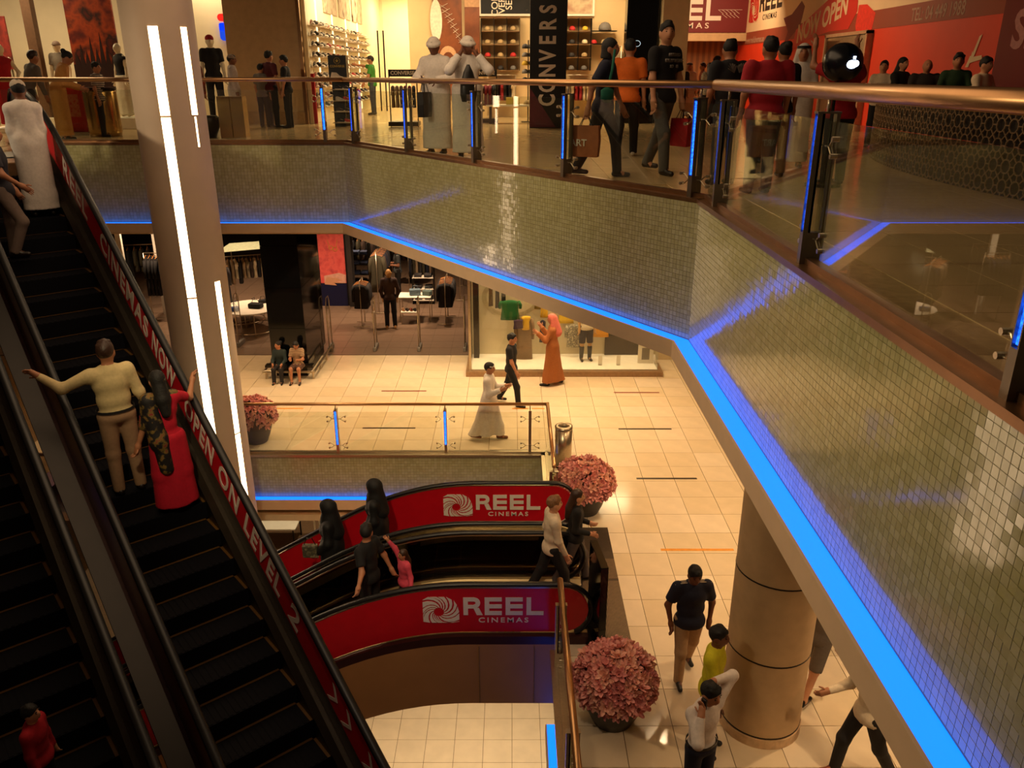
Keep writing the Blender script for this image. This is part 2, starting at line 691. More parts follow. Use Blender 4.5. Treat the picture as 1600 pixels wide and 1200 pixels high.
def fascia(name, p0, p1, ztop, zbot, tile, singles=0, lip=.17, band=.18, ext0=0, ext1=0, from_end=False):
    p0, p1 = V(p0), V(p1)
    t = (p1 - p0)
    L = t.length
    t.normalize()
    out = V((t.y, -t.x, 0))          # the void lies to the right of p0 -> p1
    mb = MB()
    B = Matrix(((t.x, out.x, 0, p0.x), (t.y, out.y, 0, p0.y), (0, 0, 1, 0), (0, 0, 0, 1)))
    mb.box(0, L, -.12, -.006, zbot - .02, ztop - .02, 0, B)
    root = struct(name, mb, GROUT)
    # mosaic tiles, each a bevelled chip very slightly out of plane
    nx, nz = int(L / tile), int((ztop - zbot) / tile)
    dx, dz = L / nx, (ztop - zbot) / nz
    order = []
    for i in range(nx):
        for j in range(nz):
            order.append((i, j))
    if singles:
        mid = (nz * .5)
        order.sort(key=lambda q: (abs((nx - 1 - q[0] if from_end else q[0]) - 8) + abs(q[1] - mid) * .8))
    vs, fs = [], []
    g = .0016
    rot = Matrix(((t.x, out.x, 0), (t.y, out.y, 0), (0, 0, 1))).to_4x4()
    for k, (i, j) in enumerate(order):
        x0, x1, z0, z1 = i * dx + g, (i + 1) * dx - g, zbot + j * dz + g, zbot + (j + 1) * dz - g
        if k < singles:
            if 'chip' not in _tq:
                b = MB()
                w, h = dx - 2 * g, dz - 2 * g
                b.box(-w / 2, w / 2, -.004, .001, -h / 2, h / 2)
                _tq['chip'] = [b.mesh('mosaic_chip', MOS[q]) for q in range(3)]
            o = link('tile', _tq['chip'][random.randrange(3)], root)
            o.location = B @ V(((x0 + x1) / 2, random.uniform(-.0004, .0004), (z0 + z1) / 2))
            o.rotation_euler = (rot @ Matrix.Rotation(random.gauss(0, .004), 4, 'X') @ Matrix.Rotation(random.gauss(0, .004), 4, 'Z')).to_euler()
            continue
        a, c = random.gauss(0, .00012), random.gauss(0, .00012)
        k4 = len(vs)
        for (x, z, y) in ((x0, z0, a), (x1, z0, -a + c), (x1, z1, -a), (x0, z1, a - c)):
            vs.append(tuple(B @ V((x, y, z))))
        for (x, z) in ((x0, z0), (x1, z0), (x1, z1), (x0, z1)):
            vs.append(tuple(B @ V((x, -.005, z))))
        fs += [(k4, k4 + 1, k4 + 2, k4 + 3), (k4, k4 + 1, k4 + 5, k4 + 4), (k4 + 1, k4 + 2, k4 + 6, k4 + 5), (k4 + 2, k4 + 3, k4 + 7, k4 + 6), (k4 + 3, k4, k4 + 4, k4 + 7)]
    m = MB()
    m.v, m.f = vs, fs
    m.m = [0] * len(fs)
    for i in range(0, len(fs), 5):
        q = random.randrange(3)
        for z in range(5):
            m.m[i + z] = q
    tag(obj('mosaic', m, MOS, root), kind='stuff')
    # light ledge, mitred at its ends by ext0 / ext1
    b = MB()
    b.prism([(0, 0), (L, 0), (L + ext1 * lip, lip - .012), (-ext0 * lip, lip - .012)], zbot - .05, zbot - .012, 0, B)
    obj('light_lens', b, BLUE, root)
    b = MB()
    b.prism([(-ext0 * (lip - .01), lip - .012), (L + ext1 * (lip - .01), lip - .012), (L + ext1 * (lip + .01), lip + .01), (-ext0 * (lip + .01), lip + .01)], zbot - band, zbot, 0, B)
    b.prism([(0, -.12), (L, -.12), (L + ext1 * lip, lip), (-ext0 * lip, lip)], zbot - band, zbot - .05, 0, B)
    obj('lip', b, mat('lip_paint', (214, 182, 146), .6, 0, .04, 5), root)
    return root


# mitre factors: tan(half the turn); the polyline turns away from the void at A0 and again at B0
d1, d2, d3 = V((1, 0, 0)), (B0 - A0).normalized(), V((0, -1, 0))


def mit(a, b):
    return -math.tan(a.angle(b) / 2)


mA, mB_ = mit(d1, d2), mit(d2, d3)
fascia('wall_fascia_far', (-9.2, 15.3, 0), A0, H2, 4.6, .06, ext1=mA)
fascia('wall_fascia_slanted', A0, B0, H2, 4.6, .05, ext0=mA, ext1=mB_)
fascia('wall_fascia_right', B0, (1.85, 1.6, 0), H2, 4.6, .05, singles=296, ext0=mB_, from_end=True)
fascia('wall_fascia_lower', (-9, 14.75, 0), (.65, 14.75, 0), 0, -.93, .06, ext1=-1 * 0, band=.22)
mb = MB()
mb.box(.66, .78, 5, 14.75, -1.2, -.02)
fr = struct('wall_fascia_lower_side', mb, mat('side_cladding', (120, 84, 56), .25, .3))
mb = MB()
mb.box(.49, .655, 5, 9.0, -1.45, -1.41)
mb.box(.52, .6, 5, 9.0, -1.3, -1.28)
obj('light_lens', MB().box(.49, .65, 4.9, 8.95, -1.43, -1.38), BLUE, fr)
obj('lip', MB().box(.47, .49, 4.9, 8.95, -1.6, -1.38), CREAM, fr)
mb = MB()
mb.box(-16, .6, 14.9, 36, -1.6, -1.4)
mb.box(.7, 14, 2, 36, -1.6, -1.4)
struct('ceiling_lower', mb, CREAM)
# cladding of the far slab end beside the escalator landing
mb = MB()
mb.prism([e1, (-9.16, 15.3), (-9.24, 15.3), (e1[0] - .06, e1[1])], 4.4, 5.98)
struct('wall_slab_end', mb, MOS[0])


# ------------------------------------------------------------------ glass balustrades
def mk_post(root, p, t, out, z0, hgt=.97, led=True, w=.055, d=.14, side=1):
    """flat steel post; LED strip on the void side; two cross clamps that hold the glass"""
    B = Matrix(((t.x, out.x, 0, p.x), (t.y, out.y, 0, p.y), (0, 0, 1, z0), (0, 0, 0, 1)))
    b = MB()
    b.box(-w / 2, w / 2, -d / 2, d / 2, 0, .24, 0, B)
    b.box(-w / 2, w / 2, -d / 2, -d / 2 + .022, .24, hgt, 0, B)
    b.box(-w / 2, w / 2, d / 2 - .045, d / 2 - .03, .24, hgt, 0, B)
    b.box(-w / 2, -w / 2 + .008, d / 2 - .045, d / 2, .24, hgt, 0, B)
    b.box(w / 2 - .008, w / 2, d / 2 - .045, d / 2, .24, hgt, 0, B)
    b.box(-w / 2 - .004, w / 2 + .004, -d / 2 - .004, d / 2 + .004, hgt, hgt + .012, 0, B)
    po = obj('post', b, mat('post_steel', (128, 116, 100), .35, .8, .08, 10) if z0 > 1 else STEEL, root)
    if led:
        obj('led_strip', MB().box(-w / 2 + .013, w / 2 - .013, d / 2 - .03, d / 2 - .012, .25, hgt - .02, 0, B), LEDS, po)
    g2 = MB()
    for s in (-1, 1):
        g2.box(s * w / 2 - .003, s * w / 2 + .003, -d / 2 + .022, d / 2 - .045, .24, hgt, 0, B)
    obj('side_glass', g2, GLASS, po)
    obj('stem', MB().tube([B @ V((0, 0, hgt)), B @ V((0, 0, 1.075))], .012, 8), STEEL, po, True)
    for zz in (.2, .78):
        for s in (-1, 1):
            b = MB()
            b.tube([B @ V((s * w / 2, 0, zz)), B @ V((s * (w / 2 + .055), .0, zz))], .006, 6)
            for q in (-1, 1):
                b.tube([B @ V((s * (w / 2 + .055), 0, zz)), B @ V((s * (w / 2 + .115), 0, zz + q * .05)), B @ V((s * (w / 2 + .15), 0, zz + q * .05))], .006, 6)
                b.tube([B @ V((s * (w / 2 + .15), -.022, zz + q * .05)), B @ V((s * (w / 2 + .15), .022, zz + q * .05))], .016, 8)
            obj('clamp', b, STEEL, po)


def rail_run(label, p0, p1, z0, posts, dark=(), rail_r=.038, trim0=0, trim1=0, curb=True, ends=(0, 0), gtop=.93, first=None):
    p0, p1 = V(p0), V(p1)
    t = (p1 - p0)
    L = t.length
    t.normalize()
    out = V((t.y, -t.x, 0))
    root = thing('glass_balustrade', label, 'railing', (p0.x, p0.y, z0))
    I = Matrix.Translation(-V((p0.x, p0.y, z0)))
    grp = []
    B = Matrix(((t.x, out.x, 0, p0.x), (t.y, out.y, 0, p0.y), (0, 0, 1, z0), (0, 0, 0, 1)))
    b = MB()
    b.tube([B @ V((-ends[0], 0, 1.1)), B @ V((L + ends[1], 0, 1.1))], rail_r, 20)
    grp.append(obj('handrail', b, RAILM, root, True))
    if curb:
        b = MB()
        b.box(0, L, -.04, .115, -.01, .035, 0, B)
        b.box(0, L, -.035, .035, .035, .075, 0, B)
        grp.append(obj('base_channel', b, BRONZE if z0 > 1 else STEEL, root))
    cuts = [0] + list(posts) + [L]
    for s in posts:
        mk_post(root, p0 + t * s, t, out, z0, led=s not in dark)
    for i in range(len(cuts) - 1):
        a, c = cuts[i] + (.045 if i else trim0), cuts[i + 1] - (.045 if i < len(cuts) - 2 else trim1)
        if c - a < .1:
            continue
        grp.append(obj('glass_panel', MB().box(a, c, -.006, .006, .06, gtop, 0, B), GLASS, root))
    for ch in root.children:
        ch.matrix_local = I
    return root


RA, RB = V((-3.0, 15.4, 0)), V((1.95, 8.2, 0))
rail_run('glass railing with one blue-lit post on the straight far edge of the upper gallery', (-9.15, 15.4, 0), RA, H2, [5.75], ends=(0, .02))
Lc = (RB - RA).length
rail_run('long slanted glass railing with blue-lit posts across the middle of the upper gallery', RA, RB, H2, [Lc * .041, Lc * .274, Lc * .505, Lc * .739, Lc * .978], ends=(.02, .02))
rail_run('glass railing with thick bronze handrail on the nearest edge of the upper gallery', RB, (1.95, 1.2, 0), H2, [.5, 2.94, 5.32], rail_r=.05, ends=(.03, 0))
rail_run('glass railing with three posts above the far edge of the lower floor opening', (-9, 14.8, 0), (.70, 14.8, 0), 0, [5.5, 7.67, 9.36], dark=(9.36,), ends=(0, .03), rail_r=.032)
rail_run('short return of glass railing beside the steel litter bin', (.70, 14.8, 0), (.70, 12.1, 0), 0, [2.66], dark=(2.66,), ends=(.03, .02), rail_r=.034)
rail_run('glass railing with brass handrail running towards the viewer below the pink flowers', (.62, 8.8, 0), (.62, 5.0, 0), 0, [.3, 2.4], ends=(.05, 0), rail_r=.04)

# ------------------------------------------------------------------ columns
# tall column with the two light slots
cx, cy = -5.40, 13.5
b = MB()
R1 = .53
prof = []
for k in range(48):
    a = 2 * PI * k / 48
    prof.append((cx + R1 * 1.0 * math.cos(a), cy + R1 * math.sin(a)))
b.prism(prof, HM, 12)
col = obj('light_column', b, mat('column_paint', (206, 182, 156), .6, 0, .04, 3), None, True)
bv = col.modifiers.new('split', 'EDGE_SPLIT')
tag(col, 'tall pale column with two glowing vertical light slots beside the big escalator', 'column')



def slot(ang, z0, z1, w=.13, name='light_slot'):
    a = math.radians(ang)
    n = V((math.cos(a), math.sin(a), 0))
    t = V((-n.y, n.x, 0))
    p = V((cx, cy, 0)) + V((n.x * R1 * 1.0, n.y * R1, 0))
    m = Matrix(((t.x, n.x, 0, p.x), (t.y, n.y, 0, p.y), (0, 0, 1, 0), (0, 0, 0, 1)))
    b = MB()
    b.box(-w / 2, w / 2, -.02, .003, z0, z1, 0, m)
    f = MB()
    for s in (-1, 1):
        f.box(s * w / 2 - .008, s * w / 2 + .008, -.02, .006, z0 - .01, z1 + .01, 0, m)
    f.box(-w / 2, w / 2, -.02, .006, z0 - .012, z0, 0, m)
    o = obj(name, b, LAMP, col)
    obj('slot_frame', f, CREAM, o)


S1 = -77
for z0, z1 in ((6.60, 7.85), (3.75, 6.57), (.9, 3.72), (-1.95, .87), (-4.8, -1.98)):
    slot(S1, z0, z1, .155)
b = None
b = MB()
slot(-28, 6.60, 7.85, .13)
slot(-28, 6.12, 6.57, .05)
for z0, z1 in ((1.18, 3.95), (-1.7, 1.15), (-4.55, -1.73)):
    slot(-28, z0, z1, .13)

# round stone column with steel rings on level 0
rc = (2.94, 7.6)
b = MB()
b.lathe([(.46, .12), (.46, 4.4)], 48, 0, rc)
colr = obj('round_column', b, BEIGE, None, True)
colr.modifiers.new('split', 'EDGE_SPLIT')
tag(colr, 'thick round beige column with thin dark rings under the blue-lit edge', 'column')
obj('plinth', MB().lathe([(.475, 0), (.475, .12)], 48, 0, rc), mat('plinth_stone', (206, 172, 132), .4), colr)
for z in (.14, 1.14, 2.14, 3.14):
    obj('ring', MB().lathe([(.464, z - .008), (.464, z + .008)], 48, 0, rc), DARKM, colr)

# beige pier on the upper level, left of the shoe shop
b = MB()
b.box(-7.0, -5.22, 21.5, 22.6, H2, 10.39)
pier = tag(obj('stone_pier', b, BEIGE), 'wide beige stone pier left of the shoe shop on the upper gallery', 'column')
obj('skirting', MB().box(-7.03, -5.215, 21.46, 22.6, H2, H2 + .3), mat('pier_base', (176, 142, 100), .4), pier)
obj('pier_return', MB().box(-6.3, -5.25, 22.6, 23.2, H2, 10.39), BEIGE, pier)
obj('metal_corner', MB().box(-5.22, -5.14, 21.47, 21.56, H2, 10.4), BRONZE, pier)

# gloss black pier with a steel bumper rail on level 0
b = MB()
for k in range(4):
    z = .25 + k * 1.03
    b.box(-6.05, -5.15, 19.3, 21.3, z + .005, min(z + 1.025, 4.34))
bp = tag(obj('gloss_black_pier', b, GLOSSBLACK), 'tall glossy black pier where two girls sit on level zero', 'column')
obj('plinth', MB().box(-6.0, -5.2, 19.36, 21.25, 0, .25), DARKM, bp)
b = MB()
b.tube([(-6.25, 21.3, .2), (-6.25, 19.1, .2), (-4.97, 19.1, .2), (-4.97, 21.4, .2)], .03, 8)
for q in ((-6.2, 19.15), (-5.02, 19.15), (-5.0, 19.9), (-5.0, 20.6), (-5.0, 21.3), (-5.6, 19.12)):
    b.tube([(q[0], q[1], .2), (q[0], q[1], 0)], .025, 8)
obj('bumper_rail', b, STEEL, bp)
obj('ledge', MB().box(-6.2, -5.0, 19.13, 19.32, .30, .36), DARKM, bp)


# ------------------------------------------------------------------ escalators
def esc_path(a, a_lo, a_hi, slope, z_lo):
    """height of the step line at distance a; flat below a_lo and above a_hi, with rounded transitions"""
    r = 1.1
    z_hi = z_lo + slope * (a_hi - a_lo)

    def soft(x):                    # smooth max(0, x)
        return 0 if x <= -r else x if x >= r else (x + r) ** 2 / (4 * r)
    return z_lo + slope * (soft(a - a_lo) - soft(a - a_hi))


def escalator(label, origin, dirv, nrm, a_lo, a_hi, slope, z_lo, n0, n1, end_lo, end_hi, pitch, rise0, red=(), hr=.95, group=None, deck=.1, tile_mat=None,
              panel_lo=.16, step_range=None, redband=None, solid=(True, True), truss=True, phase=0.0, step_m=None):
    """n0..n1 is the clear step width; dirv = ascending direction, nrm = its right-hand side"""
    root = thing('escalator', label, 'escalator', (0, 0, 0), 0, group)
    D, N = V(dirv).normalized(), V(nrm).normalized()

    def W(a, n, z):
        return V((origin[0], origin[1], 0)) + D * a + N * n + V((0, 0, z))

    def zp(a):
        return esc_path(a, a_lo, a_hi, slope, z_lo)
    As = [end_lo + (end_hi - end_lo) * k / 70 for k in range(71)]
    STEPM = step_m or [mat('step_tread', (6, 6, 14), .75, 0, .2, 40, spec=.2), mat('step_edge_yellow', (90, 60, 16), .5)]
    # steps
    k = 0
    a = a_lo - 1.0 + phase
    while a < a_hi + 1.0:
        z = zp(a)
        if step_range is None or step_range[0] < a < step_range[1]:
            b = MB()
            nxt = zp(a + pitch)
            b.add([W(a, n0, z), W(a, n1, z), W(a + pitch, n1, z), W(a + pitch, n0, z),
                   W(a, n0, z - .28), W(a, n1, z - .28), W(a + pitch, n1, z - .28), W(a + pitch, n0, z - .28)],
                  [(0, 1, 2, 3), (4, 5, 1, 0), (1, 5, 6, 2), (3, 7, 4, 0), (2, 6, 7, 3)], 0)
            ng = 14
            for q in range(ng):
                u0 = n0 + .03 + (n1 - n0 - .06) * q / ng
                u1 = u0 + (n1 - n0) / ng * .5
                b.add([W(a + .01, u0, z + .006), W(a + .01, u1, z + .006), W(a + pitch - .03, u1, z + .006), W(a + pitch - .03, u0, z + .006), W(a + .004, u0, z - .15), W(a + .004, u1, z - .15)], [(0, 1, 2, 3), (4, 5, 1, 0)], 0)
            if nxt - z > .03 or True:
                e = .012
                b.add([W(a + pitch - .03, n0, z + .008), W(a + pitch - .03, n1, z + .008), W(a + pitch, n1, z + .008), W(a + pitch, n0, z + .008)], [(0, 1, 2, 3)], 1)
                b.add([W(a, n1 - .03, z + .008), W(a + pitch, n1 - .03, z + .008), W(a + pitch, n1, z + .008), W(a, n1, z + .008)], [(3, 2, 1, 0)], 1)
            obj('step', b, STEPM, root)
        a += pitch
        k += 1

    def strip(name, sec, m, a0, a1, smooth=False, cap=True):
        pa = [a0 + (a1 - a0) * i / 60 for i in range(61)]
        vs, fs = [], []
        n = len(sec)
        for x in pa:
            for (u, h) in sec:
                vs.append(W(x, u, zp(x) + h))
        for i in range(60):
            for j in range(n):
                fs.append((i * n + j, i * n + (j + 1) % n, (i + 1) * n + (j + 1) % n, (i + 1) * n + j))
        fs.append(tuple(range(n - 1, -1, -1)))
        fs.append(tuple(60 * n + j for j in range(n)))
        b = MB()
        b.add(vs, fs)
        o = obj(name, b, m, root, smooth)
        return o
    # landing plates
    for (x0, x1) in ((end_lo - .2, a_lo - 1.0), (a_hi + 1.0, end_hi + .1)):
        b = MB()
        z = zp(x0 if x0 < a_lo else x1)
        vs = [W(x, n, z + q) for q in (-.2, .006) for x, n in ((x0, n0 - .1), (x1, n0 - .1), (x1, n1 + .1), (x0, n1 + .1))]
        b.add(vs, [(3, 2, 1, 0), (4, 5, 6, 7), (0, 1, 5, 4), (1, 2, 6, 5), (2, 3, 7, 6), (3, 0, 4, 7)])
        obj('landing_plate', b, DARKM, root)
    for s, nn, inner in ((0, n0, 1), (1, n1, -1)):
        o_ = -inner
        strip('skirt', [(nn, -.3), (nn + o_ * .02, -.3), (nn + o_ * .02, .06), (nn, .06)], DARKM, end_lo, end_hi)
        strip('deck', [(nn, .06), (nn + o_ * .02, .0), (nn + o_ * .12, .0), (nn + o_ * .12, .14), (nn + o_ * .06, .14)], DARKM if not tile_mat else tile_mat, end_lo, end_hi)
        strip('outer_deck', [(nn + o_ * .12, .0), (nn + o_ * .2, .0), (nn + o_ * .2, .13), (nn + o_ * .12, .13)], mat('outer_deck_maroon', (66, 34, 32), .3, .4, .08, 6), end_lo, end_hi)
        pc = nn + o_ * .12
        pm = red[s] if s < len(red) and red[s] else (solid and DARKM)
        # panel outline with rounded ends
        lo, hi = panel_lo, hr - .07
        out = []
        rr = (hi - lo) / 2
        top = [(x, zp(x) + hi) for x in As if end_lo + rr < x < end_hi - rr]
        bot = [(x, zp(x) + lo) for x in As if end_lo + rr < x < end_hi - rr]
        zc_hi, zc_lo = zp(end_hi) + (hi + lo) / 2, zp(end_lo) + (hi + lo) / 2
        arc_hi = [(end_hi - rr + rr * math.sin(PI * q / 12), zc_hi + rr * math.cos(PI * q / 12)) for q in range(13)]
        arc_lo = [(end_lo + rr - rr * math.sin(PI * q / 12), zc_lo - rr * math.cos(PI * q / 12)) for q in range(13)]
        outline = top + arc_hi + bot[::-1] + arc_lo
        b = MB()
        vs, fs = [], []
        for u in (pc - .012, pc + .012):
            # strips between the top and bottom lines keep the faces planar
            tt = [(end_lo + rr - rr * math.sin(PI / 2 - PI / 2 * q / 6), zc_lo + rr * math.cos(PI / 2 - PI / 2 * q / 6)) for q in range(7)] + top + [(end_hi - rr + rr * math.sin(PI / 2 * q / 6), zc_hi + rr * math.cos(PI / 2 * q / 6)) for q in range(7)]
            bb = [(end_lo + rr - rr * math.sin(PI / 2 - PI / 2 * q / 6), zc_lo - rr * math.cos(PI / 2 - PI / 2 * q / 6)) for q in range(7)] + bot + [(end_hi - rr + rr * math.sin(PI / 2 * q / 6), zc_hi - rr * math.cos(PI / 2 * q / 6)) for q in range(7)]
            k0 = len(vs)
            vs += [W(x, u, z) for x, z in tt] + [W(x, u, z) for x, z in bb]
            n_ = len(tt)
            fs += [(k0 + i, k0 + i + 1, k0 + n_ + i + 1, k0 + n_ + i) for i in range(n_ - 1)]
        m2 = 2 * n_
        fs += [(i, i + 1, m2 + i + 1, m2 + i) for i in range(n_ - 1)] + [(n_ + i, n_ + i + 1, m2 + n_ + i + 1, m2 + n_ + i) for i in range(n_ - 1)]
        b.add(vs, fs)
        obj('balustrade_panel', b, pm, root)
        # handrail loop
        R2 = rr + .05
        hz = (hi + lo) / 2
        pts = [W(end_lo + rr - R2 * math.sin(PI * q / 14), pc, zp(end_lo) + hz - R2 * math.cos(PI * q / 14)) for q in range(2, 14)]
        pts += [W(x, pc, zp(x) + hi + .05) for x in As if end_lo + rr <= x <= end_hi - rr]
        pts += [W(end_hi - rr + R2 * math.sin(PI * q / 14), pc, zp(end_hi) + hz + R2 * math.cos(PI * q / 14)) for q in range(1, 13)]
        vs, fs = [], []
        sec = [(-.045, 0), (-.035, .028), (0, .036), (.035, .028), (.045, 0), (.035, -.012), (-.035, -.012)]
        for i, p in enumerate(pts):
            t = (pts[min(i + 1, len(pts) - 1)] - pts[max(0, i - 1)]).normalized()
            up = N.cross(t)
            if up.dot(V((0, 0, 1))) < 0 and abs(t.dot(D)) > .9 and t.dot(D) > 0:
                up = -up
            vs += [p + N * u + up * h for u, h in sec]
        n_ = 7
        for i in range(len(pts) - 1):
            for j in range(n_):
                fs.append((i * n_ + j, i * n_ + (j + 1) % n_, (i + 1) * n_ + (j + 1) % n_, (i + 1) * n_ + j))
        obj('handrail', MB().add(vs, fs), BLACK, root, True)
        # bright guide strip under the handrail
        strip('guide_strip', [(pc - .016, hi + .002), (pc + .016, hi + .002), (pc + .016, hi + .018), (pc - .016, hi + .018)], STEEL, end_lo + rr, end_hi - rr)
    if truss:
        strip('truss', [(n0 - .2, -.38), (n0 - .2, .0), (n0 - .18, .0), (n0 - .18, -.36), (n1 + .18, -.36), (n1 + .18, .0), (n1 + .2, .0), (n1 + .2, -1.0), (n0 - .2, -1.0)], truss if not isinstance(truss, bool) else mat('truss_cladding', (112, 76, 46), .3, .2, .06, 4), end_lo + .1, end_hi - .1)
    return root, W, zp


S = .61
ALO = 8.77 - 2.94 / S
AHI = 8.77 + 3.06 / S
PANEL_DARK = mat('bronze_panel', (92, 66, 44), .3, .6, .08, 4)
rootR, WR, zR = escalator('big escalator with a red lettered side panel rising to the upper gallery', (0, 0), DV, NV, ALO, AHI, S, 0, 1.53, 2.49, ALO - 1.6, AHI + 1.9, .333, 0,
                          red=(PANEL_DARK, mat('grey_side_panel', (86, 78, 66), .35, .5, .08, 4)), hr=.98, phase=.095, truss=True, tile_mat=mat('escalator_deck', (58, 50, 40), .4, .6, .1, 8), group='big escalators side by side')
rootL, WL, zL = escalator('big escalator without lettering, left of the red panelled one', (0, 0), DV, NV, ALO, AHI, S, 0, -.05, .86, ALO - 1.6, AHI + 1.9, .333, 0,
                          red=(PANEL_DARK, PANEL_DARK), hr=.98, phase=.2, truss=True, tile_mat=mat('escalator_deck', (58, 50, 40)), group='big escalators side by side')
# deck plate between the two
b = MB()
vs, fs = [], []
for i in range(61):
    a = ALO - 1.5 + (AHI + 1.8 - ALO + 1.5) * i / 60
    vs += [WR(a, 1.09, zR(a) + .72), WR(a, 1.28, zR(a) + .72), WR(a, 1.28, zR(a) + .68), WR(a, 1.09, zR(a) + .68)]
for i in range(60):
    for j in range(4):
        fs.append((i * 4 + j, i * 4 + (j + 1) % 4, i * 4 + 4 + (j + 1) % 4, i * 4 + 4 + j))
obj('deck_cover', MB().add(vs, fs), mat('deck_cover_steel', (32, 28, 25), .35, .6, .08, 6), rootR)
# red banner on the inner face of the right balustrade
nb = 2.49 + .12 - .016
vs, fs = [], []
a_0, a_1 = ALO - 1.0, AHI + 1.1
for i in range(61):
    a = a_0 + (a_1 - a_0) * i / 60
    vs += [WR(a, nb, zR(a) + .44), WR(a, nb, zR(a) + .90), WR(a, nb + .004, zR(a) + .44), WR(a, nb + .004, zR(a) + .90)]
for i in range(60):
    k = i * 4
    fs += [(k, k + 1, k + 5, k + 4), (k + 2, k + 6, k + 7, k + 3)]
obj('red_banner', MB().add(vs, fs), RED, rootR)
slp = V((-DV.x, -DV.y, -S)).normalized()
upv = V((-DV.x * -S * 1.0, 0, 0))
upv = (V((0, 0, 1)) - slp * slp.z).normalized()


def band_text(s, a, size, sx=1.0, h=.665, bold=.02):
    """a = where the middle of the word stands on the escalator"""
    o = WR(a, nb - .006, zR(a) + h)
    text(s, size, basis(o, slp, V((0, 0, 1)) - slp * slp.z), LETTER, rootR, bold, .002, 1, 1.15, width=sx)


for s, a0_, a1_ in (('REEL', 12.75, 11.85), ('CINEMAS', 11.42, 9.9), ('NOW', 9.82, 9.18), ('OPEN', 8.92, 8.2), ('ON', 8.08, 7.62), ('LEVEL', 7.5, 6.72), ('2', 6.55, 6.36)):
    wid = (a0_ - a1_) * math.hypot(1, S)
    n_ch = len(s)
    sz = .42
    nat = {'REEL': 1.9, 'CINEMAS': 3.55, 'NOW': 1.75, 'OPEN': 2.15, 'ON': 1.1, 'LEVEL': 2.35, '2': .5}[s] * sz
    band_text(s, (a0_ + a1_) / 2, sz, wid * .97)
for a in (5.72, 5.48, 5.12, 4.9):
    o = WR(a, nb - .006, zR(a) + .665)
    Mx = basis(o, slp, V((0, 0, 1)) - slp * slp.z)
    b = MB()
    b.prism([(-.08, .14), (-.03, .14), (.08, 0), (.03, 0)], 0, .003, 0, Mx)
    b.prism([(-.08, -.14), (-.03, -.14), (.08, 0), (.03, 0)], 0, .003, 0, Mx)
    obj('chevron', b, LETTER, rootR)

# lower pair, going down to the left
LS = .577
LHI = -1.69
LLO = LHI - 6.3 / LS
STEP2 = [mat('step_tread_grey', (34, 30, 26), .4, .5, .2, 40), mat('step_edge_yellow', (120, 84, 22))]
TR2 = mat('truss_brown', (166, 116, 66), .45, 0, .05, 3)
SIDE = glass_mat('dark_balustrade_glass', (.45, .42, .36), 1.6)
DK = mat('escalator_deck_steel', (190, 166, 116), .35, .5, .08, 8)
rootN, WN, zN = escalator('near one of the two lower escalators with the red REEL CINEMAS side', (0, 9.0), (1, 0, 0), (0, -1, 0), LLO, LHI, LS, HM, -1.2, -.15, LLO - 1.2, 1.02, .4, 0,
                          red=(SIDE, RED), hr=.92, truss=TR2, step_m=STEP2, tile_mat=DK, group='pair of lower escalators')
rootF, WF, zF = escalator('far one of the two lower escalators carrying two women in black', (0, 10.65), (1, 0, 0), (0, -1, 0), LLO, LHI, LS, HM, -1.1, -.05, LLO - 1.2, 1.02, .4, 0,
                          red=(RED, SIDE), hr=.92, truss=TR2, step_m=STEP2, tile_mat=DK, group='pair of lower escalators')
reel_logo((-1.19, 9.014, .31), (1, 0, 0), (0, 0, 1), .41, rootN)
reel_logo((-1.14, 11.852, .29), (1, 0, 0), (0, 0, 1), .41, rootF)
for xx in (-4.35, -4.55):
    z_ = zF(xx) + .55
    b = MB()
    Mx = basis((xx, 11.85, z_), (1, 0, .577), (-.577, 0, 1))
    b.prism([(-.10, .0), (-.05, .0), (.03, .14), (-.02, .14)], 0, .004, 0, Mx)
    b.prism([(-.02, .14), (.03, .14), (.14, .0), (.09, 0)], 0, .004, 0, Mx)
    obj('chevron', b, LETTER, rootF)
# pictogram plates on the inner deck of the near escalator
for k in range(4):
    b = MB()
    x = -.30 + k * .11
    b.box(x, x + .085, 9.0 + .03, 9.0 + .10, .145, .150)
    o = obj('pictogram', b, WHITE, rootN)
    obj('pictogram_figure', MB().box(x + .025, x + .06, 9.0 + .045, 9.0 + .085, .150, .152), BLACK, o)
# cladding below the near escalator, jointed
b = MB()
for x in (-.45, .3):
    b.box(x, x + .008, 8.93, 8.952, -.98, -.02)
obj('cladding_joint', b, JOINT, rootN)
# ribbed metal mat at the top
b = MB()
b.box(1.05, 1.62, 8.8, 11.95, -.01, .012)
mt = tag(obj('entrance_mat', b, mat('mat_frame', (70, 58, 46), .5, .4)), 'ribbed dark metal mat at the top of the lower escalators', 'mat')
b = MB()
for k in range(26):
    x = 1.07 + k * .0215
    b.box(x, x + .012, 8.84, 10.4, .012, .016)
    b.box(x, x + .012, 10.46, 11.0, .012, .016)
tag(obj('ribs', b, mat('mat_rib', (128, 104, 76), .5, .3), mt), kind='stuff')
# upright black sign, seen edge on
t = thing('sign_totem', 'upright black sign stand seen edge-on at the escalator landing', 'sign', (1.13, 9.0, 0))
b = MB()
b.box(-.05, .05, -.34, .34, .03, 1.4)
obj('panel', b, GLOSSBLACK, t, bevel=.01)
obj('foot', MB().box(-.14, .14, -.36, .36, 0.016, .03), DARKM, t)
obj('red_sticker', MB().box(.051, .055, -.3, -.15, .95, 1.1), RED, t)
t.rotation_euler.z = .12

